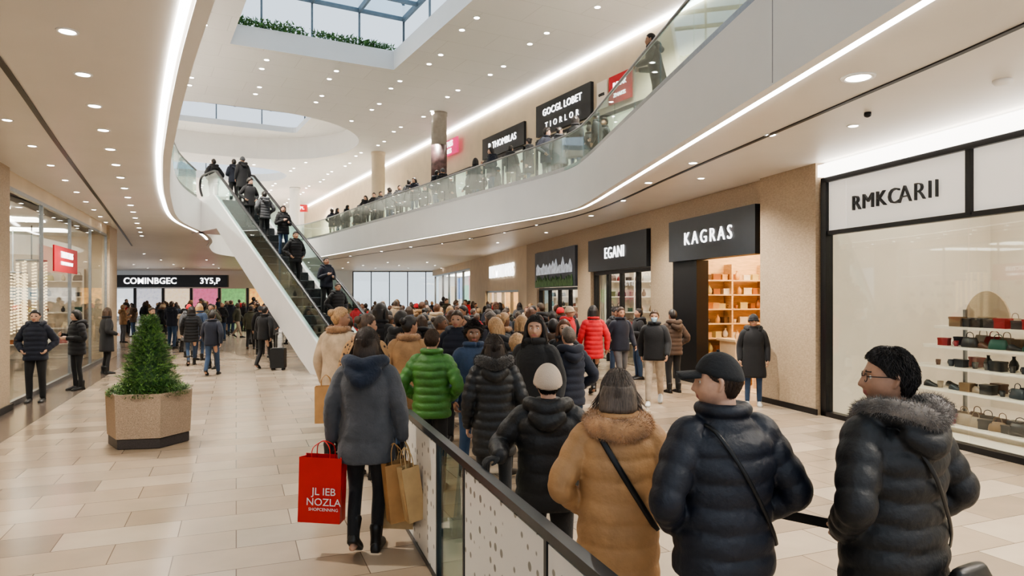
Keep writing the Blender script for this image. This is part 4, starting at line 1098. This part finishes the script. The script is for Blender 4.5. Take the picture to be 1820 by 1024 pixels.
for _ in range(4600):
    z=.76+(.97)*R.random()**1.2
    a=R.uniform(0,2*pi)
    lay=.5+.5*math.cos((z-.76)*2*pi/.135+math.sin(a*3))
    rr=(.38*(1-(z-.72)/1.02)**.8+.025)*(.80+.24*lay)*(1+.22*noise.noise(V((z*6,a*1.6,0))))
    r0=rr*R.uniform(.6,1.0)
    p=V((r0*math.cos(a),r0*math.sin(a),z)); d=V((math.cos(a),math.sin(a),R.uniform(-.1,.8))).normalized()
    l=R.uniform(.04,.085)
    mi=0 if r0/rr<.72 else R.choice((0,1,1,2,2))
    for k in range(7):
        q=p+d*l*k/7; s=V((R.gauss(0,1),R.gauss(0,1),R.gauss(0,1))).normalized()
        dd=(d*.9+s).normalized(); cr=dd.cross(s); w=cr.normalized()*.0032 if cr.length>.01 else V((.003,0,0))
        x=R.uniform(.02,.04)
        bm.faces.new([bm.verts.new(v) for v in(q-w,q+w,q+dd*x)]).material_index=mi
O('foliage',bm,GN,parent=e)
bm=B()
for _ in range(6500):
    a=R.uniform(0,2*pi); r=.52*math.sqrt(R.random()); h=.66+.24*R.random()*(1.1-(r/.60)**2)
    p=V((r*math.cos(a),r*math.sin(a),h)); s=V((R.gauss(0,1),R.gauss(0,1),R.gauss(0,.5)+.4)).normalized(); w=s.cross(V((0,0,1)))*.008
    bm.faces.new([bm.verts.new(v) for v in(p-w,p+w,p+s*R.uniform(.03,.06))]).material_index=R.choice((1,1,2,2,0))
O('ground_shrub',bm,GN,parent=e)
# ---------------------------------------------------------------- queue barrier
ra=V((-.9,5.89,0)); rb=V((.62,1.6,0)); rd=(rb-ra).normalized(); rl=(rb-ra).length
BM_=Matrix.Translation(ra)@Matrix.Rotation(math.atan2(rd.y,rd.x),4,'Z')
e=obj('queue_barrier',None,label='low queue barrier of spotted white panels and glass',cat='barrier',mtx=BM_)
RAILM=mat('rail_dark_steel',(.06,.07,.08),.3,.8,var=.1)
SP=dots_mat('spotted_white_panel',10.5,10.5,.38,.21,(.22,.21,.18),(.72,.70,.66))
for kd,a,b_ in [('p',0.03,1.15),('g',1.2,1.85),('p',1.9,3.15),('p',3.2,3.9),('p',3.95,4.5)]:
    bm=B(); box(bm,((a+b_)/2,0,.50),(b_-a,.035 if kd=='p' else .012,.92)); 
    if kd=='p': O('spotted_panel',bm,SP,parent=e)
    else: O('glass_panel',bm,GGREEN,parent=e)
    bm=B(); box(bm,(a-.025,0,.5),(.03,.045,.98)); O('post',bm,RAILM,parent=e)
bm=B(); box(bm,(rl/2,0,1.0),(rl+.05,.06,.045)); bmesh.ops.bevel(bm,geom=bm.edges[:],offset=.008,segments=2); O('top_rail',bm,RAILM,parent=e)
bm=B(); box(bm,(rl/2,0,.02),(rl,.05,.04)); O('bottom_rail',bm,RAILM,parent=e)
e=obj('belt_barrier',None,label='black retractable belt stretched between two dark posts',cat='barrier',loc=(1.22,3.70,0))
for dx,dy in((0,0),(.42,-.36)):
    bm=B(); lathe(bm,[(.14,0),(.14,.015),(.03,.035),(.028,.83),(.035,.84),(.035,.91),(.02,.92)],(dx,dy,0),20); O('post',bm,BLACK,True,parent=e)
bm=B(); box(bm,(.21,-.18,.87),(.54,.004,.05),math.atan2(-.36,.42)); O('belt',bm,BLACK,parent=e)
# ---------------------------------------------------------------- shopping bags
def shopping_bag(M,w,d,h,mt,lab,lines=None,hm=None,hh=.13):
    bm=B()
    q=lambda k,z:[V((-w/2*k,-d/2*k,z)),V((w/2*k,-d/2*k,z)),V((w/2*k,d/2*k,z)),V((-w/2*k,d/2*k,z))]
    def mid(k,z,inn):
        a=q(k,z); return [a[0],a[1],(a[1]+a[2])/2-V((inn,0,0)),a[2],a[3],(a[3]+a[0])/2+V((inn,0,0))]
    loft(bm,[mid(1,0,.002),mid(1,h*.3,.012),mid(1.01,h,.03),mid(.985,h,.03),mid(.98,h*.1,.006)])
    b=O('shopping_bag',bm,mt,label=lab,cat='shopping bag',mtx=M)
    for s in(-1,1):
        bm=B(); limb(bm,[(-w*.22,s*d*.47,h-.03),(-w*.2,s*d*.4,h+hh*.6),(-w*.05,s*d*.1,h+hh),(w*.05,s*d*.1,h+hh),(w*.2,s*d*.4,h+hh*.6),(w*.22,s*d*.47,h-.03)],[.004]*6,n=6,steps=4); O('handle',bm,hm or mt,True,parent=b)
    if lines:
        for tx,sz,z,wt in lines:
            obj('printed_text',text_mesh(tx,sz,mat('print_white',(.85,.85,.85),.5,var=0),.0008,wt),b,mtx=Matrix.Translation((.035,-d/2-.005,z))@Matrix.Rotation(pi/2,4,'X'))
    return b
print('scene',time.time()-T0)
# ---------------------------------------------------------------- hero people
N_GRAY=cloth('parka_slate',(.080,.083,.093),.85,.4,70,var=.15)
NAVYS=cloth('parka_navy',(.014,.022,.042),.85,.4,70)
PUFB=mat('puffer_black',(.010,.010,.011),.52,0,.2,12,.35,45); PUFN=mat('puffer_navy',(.008,.010,.018),.52,0,.2,12,.35,45)
CAMEL=mat('camel_leather',(.42,.235,.105),.6,0,.12,9,.35,45); GREENP=mat('puffer_green',(.045,.15,.025),.52,0,.2,10,.35,45)
FURC=cloth('fur_camel',(.46,.26,.13),.9,.2,80,.4,.3); FURG=cloth('fur_gray',(.17,.145,.125),.9,.2,80,.4,.4); FURK=cloth('fur_black',(.03,.024,.02),.9,.2,80,.4,.4)
CRB=mat('beanie_cream',(.58,.47,.37),.8,var=.1,bump=.4,bs=120)
P=pose(Rleg=((.095,.03,.50),(.07,.05,.085),0),Lleg=((-.09,.02,.50),(-.06,-.20,.15),.55),Rarm=((.265,-.03,1.14),(.275,.03,.90)),Larm=((-.265,-.03,1.14),(-.28,.03,.89)),curl=1.9,yaw=.1)
J=dict(hem=.72,girth=1.02,sleeve=1.0,hood=1,quilt=(.17,.007),flare=.015)
b=hero('person walking in a slate gray parka carrying shopping bags',-1.14,5.35,1.74,0,P,SK[0],'bob',H_DB,J,N_GRAY,TK,SB,slim=.85,glove=cloth('glove_black',(.012,.012,.012)),amp=.006)
bm=B(); c=lambda x,y,z:UBp(P,(x,y,z))
limb(bm,[c(-.10,.06,1.48),c(-.14,-.03,1.505),c(-.09,-.125,1.505),c(0,-.155,1.48),c(.09,-.125,1.505),c(.14,-.03,1.505),c(.10,.06,1.48)],[.032,.05,.056,.058,.056,.05,.032],n=12,steps=5)
limb(bm,[c(-.10,-.135,1.44),c(0,-.18,1.37),c(.10,-.135,1.44)],[.055,.07,.055],n=12,steps=5)
me=remesh(bm,.011,1,.005,10); me.materials.append(NAVYS); obj('hood',me,b)
REDB=mat('red_bag_paper',(.60,.022,.018),.35,var=.05); KR=mat('kraft_paper',(.42,.23,.09),.65,var=.12,vs=8); KRL=mat('kraft_paper_light',(.55,.38,.19),.65,var=.12,vs=8)
shopping_bag(Matrix.Translation((-1.47,5.27,.27))@Matrix.Rotation(-.08,4,'Z')@Matrix.Rotation(.03,4,'Y'),.33,.13,.50,REDB,'glossy red paper shopping bag with white lettering',[('JL IEB',.08,.24,.0),('NOZLA',.08,.16,.0),('SHOPCENNING',.033,.105,.0)],hh=.11)
shopping_bag(Matrix.Translation((-.86,5.30,.27))@Matrix.Rotation(.45,4,'Z')@Matrix.Rotation(-.10,4,'Y'),.20,.12,.45,KR,'brown kraft paper shopping bag',hh=.14)
shopping_bag(Matrix.Translation((-.74,5.24,.29))@Matrix.Rotation(.55,4,'Z')@Matrix.Rotation(-.16,4,'Y'),.14,.10,.42,KRL,'lighter kraft paper bag held beside another',hh=.14)
shopping_bag(Matrix.Translation((-.92,5.52,.14))@Matrix.Rotation(.1,4,'Z')@Matrix.Rotation(.08,4,'Y'),.24,.12,.42,KRL,'light brown paper shopping bag hanging behind another',hh=.25)
shopping_bag(Matrix.Translation((-2.14,7.85,.55))@Matrix.Rotation(.2,4,'Z'),.24,.12,.42,KR,'tan paper shopping bag carried in the queue',hh=.12)
P=pose(**POCK); J=dict(hem=.80,girth=1.04,sleeve=1.0,quilt=(.085,.021),collar=1)
hero('person in a bright green quilted puffer jacket seen from behind',-.83,7.05,1.66,-8,P,SK[1],'crop',H_BR,J,GREENP,TK,SB,vox=.008)
P=pose(pitch=-.05,**HOLD); J=dict(hem=.62,girth=1.02,quilt=(.085,.019),hood=1)
hero('person in a long black puffer coat with fur hood',-.16,6.15,1.64,5,P,SK[0],'bob',H_DB,J,PUFB,TK,SB,furpath=HOODF,furm=FURK,furr=.055,vox=.008)
s=1.56/1.75; ang=math.radians(-6)
X4,Y4=.225,4.25
def tolocal(wx,wy,wz,px,py,ang,s):
    d=V((wx-px,wy-py,0)); c,n_=math.cos(-ang),math.sin(-ang)
    return ((d.x*c-d.y*n_)/s,(d.x*n_+d.y*c)/s,wz/s)
wl=tolocal(-.07,3.96,1.075,X4,Y4,ang,s)
P=pose(Larm=((-.34,-.02,1.20),wl),Rarm=((.29,.02,1.14),(.20,.20,1.05)),yaw=.15,pitch=.0,curl=1.1,nrmL=(0,0,-1),hdL=(-.75,-.5,-.15),sideL=(.5,-.75,0))
J=dict(hem=.78,girth=1.12,sleeve=1.12,quilt=(.13,.013),hood=1)
b=hero('person in black quilted coat and cream ribbed beanie leaning on rail',X4,Y4,1.56,math.degrees(ang),P,SK[0],'crop',H_DARK,J,PUFB,TK,SB,hat='beanie',hatm=CRB,glove=cloth('glove_black',(.012,.012,.012)))
P=pose(yaw=-.1,**POCK); J=dict(hem=.62,girth=1.08,sleeve=1.06,quilt=(.115,.012),collar=1)
b=hero('person in a camel quilted coat with fluffy fur collar',.53,3.42,1.62,-4,P,SK[0],'gray',H_GR,J,CAMEL,TK,SB,furpath=[(.125*math.sin(a),.11*math.cos(a)-.012,1.475+.02*math.cos(a)) for a in [math.radians(d) for d in range(20,341,32)]],furm=FURC,furr=.062,furL=.03,furn=9000,furw=.0014)
strap(b,P,J,BLACK)
P=pose(yaw=1.0,pitch=.02,**POCK); J=dict(hem=.80,girth=1.10,sleeve=1.10,quilt=(.105,.016),collar=1)
b=hero('person in navy puffer jacket and black baseball cap looking sideways',.93,3.0,1.74,14,P,SK[0],'crop',H_BR,J,PUFN,TK,SB,hat='cap',hatm=cloth('cap_black',(.012,.012,.013)),vox=.0055)
strap(b,P,J,BLACK,wid=.010)
P=pose(yaw=.85,pitch=-.03,**POCK); J=dict(hem=.76,girth=1.14,sleeve=1.13,quilt=(.10,.019),hood=1)
b=hero('person in black puffer parka with gray fur hood and glasses',1.62,2.90,1.77,24,P,SK[1],'short',H_DARK,J,PUFB,TK,SB,furpath=HOODF,furm=FURG,furr=.042,furL=.024,furn=11000,furw=.0012,vox=.0055)
strap(b,P,J,BLACK,wid=.012)
HM=headM(P); bm=B()
for sx in(-1,1):
    limb(bm,[HM@V((sx*.033+.024*math.cos(a),.098-.003*abs(math.cos(a)),.002+.019*math.sin(a))) for a in[2*pi*i/14 for i in range(15)]],[.0018]*15,n=6,steps=1)
    limb(bm,[HM@V((sx*.057,.096,.008)),HM@V((sx*.076,.06,.010)),HM@V((sx*.083,-.005,.012))],[.002]*3,n=6,steps=2)
limb(bm,[HM@V((-.010,.1,.006)),HM@V((0,.106,.009)),HM@V((.010,.1,.006))],[.002]*3,n=6,steps=2)
O('glasses',bm,BLACK,True,parent=b)
bm=B(); rings=[]
for z,w,d in((0,.11,.05),(.02,.13,.06),(.14,.12,.055),(.19,.10,.03),(.2,.09,.02)):
    rings.append([V((w*math.copysign(abs(math.cos(a))**.5,math.cos(a)),d*math.copysign(abs(math.sin(a))**.7,math.sin(a)),z)) for a in[2*pi*i/20 for i in range(20)]])
loft(bm,rings); O('shoulder_bag',bm,SB,True,label='black leather shoulder bag worn at the hip',cat='bag',loc=(1.85,2.76,.71),rz=.5)
P=pose(yaw=.35,**HOLD); J=dict(hem=.70,girth=1.0,collar=1)
hero('person with long dark hair in a black coat facing the queue',.24,6.9,1.80,150,P,SK[1],'long',H_DARK,J,cloth('coat_black_wool',(.012,.012,.013)),TK,SB,vox=.007)
P=pose(yaw=-.3); J=dict(hem=.8,collar=1)
hero('person with curly dark hair and denim blue jacket facing the queue',-.43,7.6,1.70,205,P,SK[2],'curly',H_DARK,J,CBU,TJ,SB,vox=.008)
print('heroes',time.time()-T0)
# ---------------------------------------------------------------- mid people
placed=[(-1.16,5.35),(-.83,7.05),(-.16,6.15),(.225,4.25),(.53,3.42),(.93,3.0),(1.66,2.92),(.24,6.9),(-.43,7.6)]
def mid(t,x,y,H,hd,jm,tm,**k):
    placed.append((x,y)); return person(t,x,y,H,hd,jm,tm,**k)
mid(6,1.68,14.1,1.80,15,CR,TK,label='person in bright red quilted coat and black trousers walking')
mid(1,2.35,14.8,1.76,-160,CN,TGR,hm=H_BR)
m=mid(1,2.65,12.7,1.74,165,CB,TB,hm=H_BR,sh=SW,label='person in black jacket, beige trousers and blue face mask walking')
HM=headM(pose(**WALK)); bm=B()
rings=[]
for i in range(7):
    z=-.012-.085*i/6
    rings.append([HM@V((.060*math.sin(a)*(1-.3*(i/6)**2),.055+.052*math.cos(a)+(.008 if 0<i<5 else 0),z)) for a in [math.radians(q) for q in range(-95,96,19)]]+[HM@V((.05*math.sin(a)*(1-.3*(i/6)**2),.045+.04*math.cos(a),z)) for a in [math.radians(q) for q in range(95,-96,-19)]])
loft(bm,rings); O('face_mask',bm,mat('mask_blue',(.35,.5,.62),.7),True,parent=m)
mid(0,3.35,14.2,1.72,20,CBR,TK)
mid(7,3.05,16.5,1.7,100,CB,TJ)
mid(5,2.7,17.8,1.7,10,CG,TK); mid(0,2.5,16.3,1.72,190,CB,TJ)
mid(4,4.42,12.5,1.66,165,CB,TJ,hatm=CB,sh=SW,label='person in long black coat and beanie beside stone pier')
mid(0,-9.0,12.9,1.74,200,CN,TK,hm=H_DARK,label='person in a dark navy puffer jacket standing beside the glass')
mid(3,-9.3,14.6,1.7,150,CB,TK)
mid(2,-10.45,17.6,1.7,-40,CB,TK,hm=H_BR); mid(8,-10.35,19.6,1.68,-70,CBR,TB,hm=H_BR)
mid(1,-7.6,17.3,1.62,10,CN,TJ,label='person in dark navy jacket and blue jeans walking'); mid(6,-9.3,19.8,1.7,30,CB,TJ)
mid(1,-6.85,18.9,1.72,-10,CB,TK); mid(2,-8.3,18.9,1.62,170,CB,TK); mid(5,-7.9,22.5,1.72,190,CG,TK); mid(4,-8.7,23.6,1.66,20,CB,TK)
mid(0,-10.6,24,1.74,200,CO,TJ); mid(7,-11.7,26,1.74,10,CB,TK); mid(1,-9.9,27.3,1.7,180,CN,TJ)
for t,x,y,H,hd,jm,tm,hm in((8,-2.12,8.35,1.86,-20,CBE,TK,H_BL),(8,-1.62,7.55,1.80,-15,LEO,TK,H_BR),(5,-2.3,9.4,1.74,30,CB,TK,H_BR),(8,-1.25,8.25,1.76,0,CT,TJ,H_DARK),(7,-1.5,9.3,1.80,-30,CB,TK,H_DARK),(3,-.2,8.7,1.72,60,CB,TK,H_BL),(0,-.75,9.4,1.80,170,CN,TK,H_BR),(4,.3,8.5,1.62,10,CG,TK,H_BR),(5,.06,7.6,1.56,-30,CN,TK,H_BL),(0,.66,7.9,1.64,20,CN,TJ,H_GR),(2,.70,9.2,1.68,150,CB,TK,H_TAN),(6,.15,9.6,1.72,40,CBR,TK,H_BL)):
    mid(t,x,y,H,hd,jm,tm,hm=hm,hatm=R.choice([CR,CG,CB]))
e=obj('suitcase',None,label='small black rolling suitcase standing beside a shopper',cat='suitcase',loc=(-6.35,18.55,0))
bm=B(); box(bm,(0,0,.33),(.38,.24,.54)); bmesh.ops.bevel(bm,geom=bm.edges[:],offset=.03,segments=2); O('shell',bm,CHAR,parent=e)
bm=B(); limb(bm,[(-.1,.1,.58),(-.1,.1,.95),(-.08,.1,1.0),(.08,.1,1.0),(.1,.1,.95),(.1,.1,.58)],[.01]*6,n=6,steps=2); O('handle',bm,STEEL,parent=e)
for sx in(-1,1):
    for sy in(-1,1):
        bm=B(); limb(bm,[(sx*.14-.012,sy*.08,.03),(sx*.14+.012,sy*.08,.03)],[.028,.028],n=12,steps=1,capn=1); O('wheel',bm,BLACK,parent=e)
# ---------------------------------------------------------------- crowd
darkj=[CB,CB,CB,CB,CB,CN,CN,CG,CBR,CO,CG,CT,CBE,CBU,CR,CB,CB,CB]; trs=[TK,TK,TK,TJ,TJ,TGR,TB]
hrs=[H_DARK,H_DARK,H_DARK,H_BR,H_BR,H_BL,H_GR,H_TAN]
def free(x,y,r):
    for a,b_ in placed:
        if (a-x)**2+(b_-y)**2<r*r: return False
    q=V((x,y,0))-EB; u=q.dot(eu); s=q.dot(es)
    if -2.2<u<8.0 and abs(s)<1.2: return False
    if x>RW.a+RW.m*y-.7: return False
    if (x+20.5)**2+(y-33)**2<1: return False
    return True
def crowd(n,y0,y1,u0,u1,r,full,hd=(0,50)):
    c=0; tries=0
    while c<n and tries<n*60:
        tries+=1
        y=math.sqrt(R.uniform(y0*y0,y1*y1)); x=R.uniform(u0,u1)*y
        if not free(x,y,r): continue
        placed.append((x,y)); c+=1
        h=R.gauss(*hd) if R.random()<.6 else R.uniform(0,360)
        person(R.randrange(9),x,y,R.gauss(1.69,.09),h,R.choice(darkj),R.choice(trs),hm=R.choice(hrs),sk=R.choice(SK),hatm=R.choice([CR,CG,CB,CBE]),full=full)
crowd(34,9.3,14,-.22,.065,.62,True)
crowd(45,14,22,-.20,.09,.8,True)
crowd(60,22,38,-.24,.07,1.05,False)
crowd(74,27,46,-.57,-.30,1.1,False)
crowd(14,20,27,-.50,-.38,1.2,True)
print('crowd',ncrowd)
UPL=[]
def upper(i,off,t,H,hd,jm,full=False):
    p=NB[i]; tt=(NB[i+1]-NB[i]).normalized(); q=p+V((tt.y,-tt.x,0))*off
    for cx,cy in COLS:
        if (q.x-cx)**2+(q.y-cy)**2<.8: return
    for a,b_ in UPL:
        if (q.x-a)**2+(q.y-b_)**2<.45: return
    if q.x>UW.a+UW.m*q.y-.75: return
    UPL.append((q.x,q.y))
    person(t,q.x,q.y,H,hd,jm,R.choice(trs),z=5.155,full=full,group='people along the upper gallery',hm=R.choice(hrs[:3]))
for idx in range(nR-1):
    if NB[idx].y<17.5: continue
    for k in range(2 if NB[idx].y<38 else 1):
        if R.random()<.8: upper(idx,R.uniform(.5,.75)+k*R.uniform(.7,1.8),R.randrange(9),R.uniform(1.6,1.78),R.uniform(0,360),R.choice([CB,CB,CN,CG]))
ib=min(range(nR),key=lambda i:abs(NB[i].y-12.2))
upper(ib,.42,9,1.66,70,CB,True)
# ---------------------------------------------------------------- world
w=bpy.data.worlds.new('world'); scene.world=w; w.use_nodes=True
nt=w.node_tree; bg=nt.nodes['Background']
tc=nt.nodes.new('ShaderNodeTexCoord'); sp=nt.nodes.new('ShaderNodeSeparateXYZ'); rp=nt.nodes.new('ShaderNodeValToRGB')
nt.links.new(tc.outputs['Generated'],sp.inputs[0]); nt.links.new(sp.outputs['Z'],rp.inputs[0]); nt.links.new(rp.outputs[0],bg.inputs[0])
rp.color_ramp.elements[0].color=(.80,.86,.95,1); rp.color_ramp.elements[1].color=(.62,.82,.98,1)
bg.inputs[1].default_value=1.15
scene.view_settings.view_transform='AgX'
scene.view_settings.look='AgX - Medium High Contrast'
scene.view_settings.exposure=.3
print('done',time.time()-T0, 'downlights',nd)
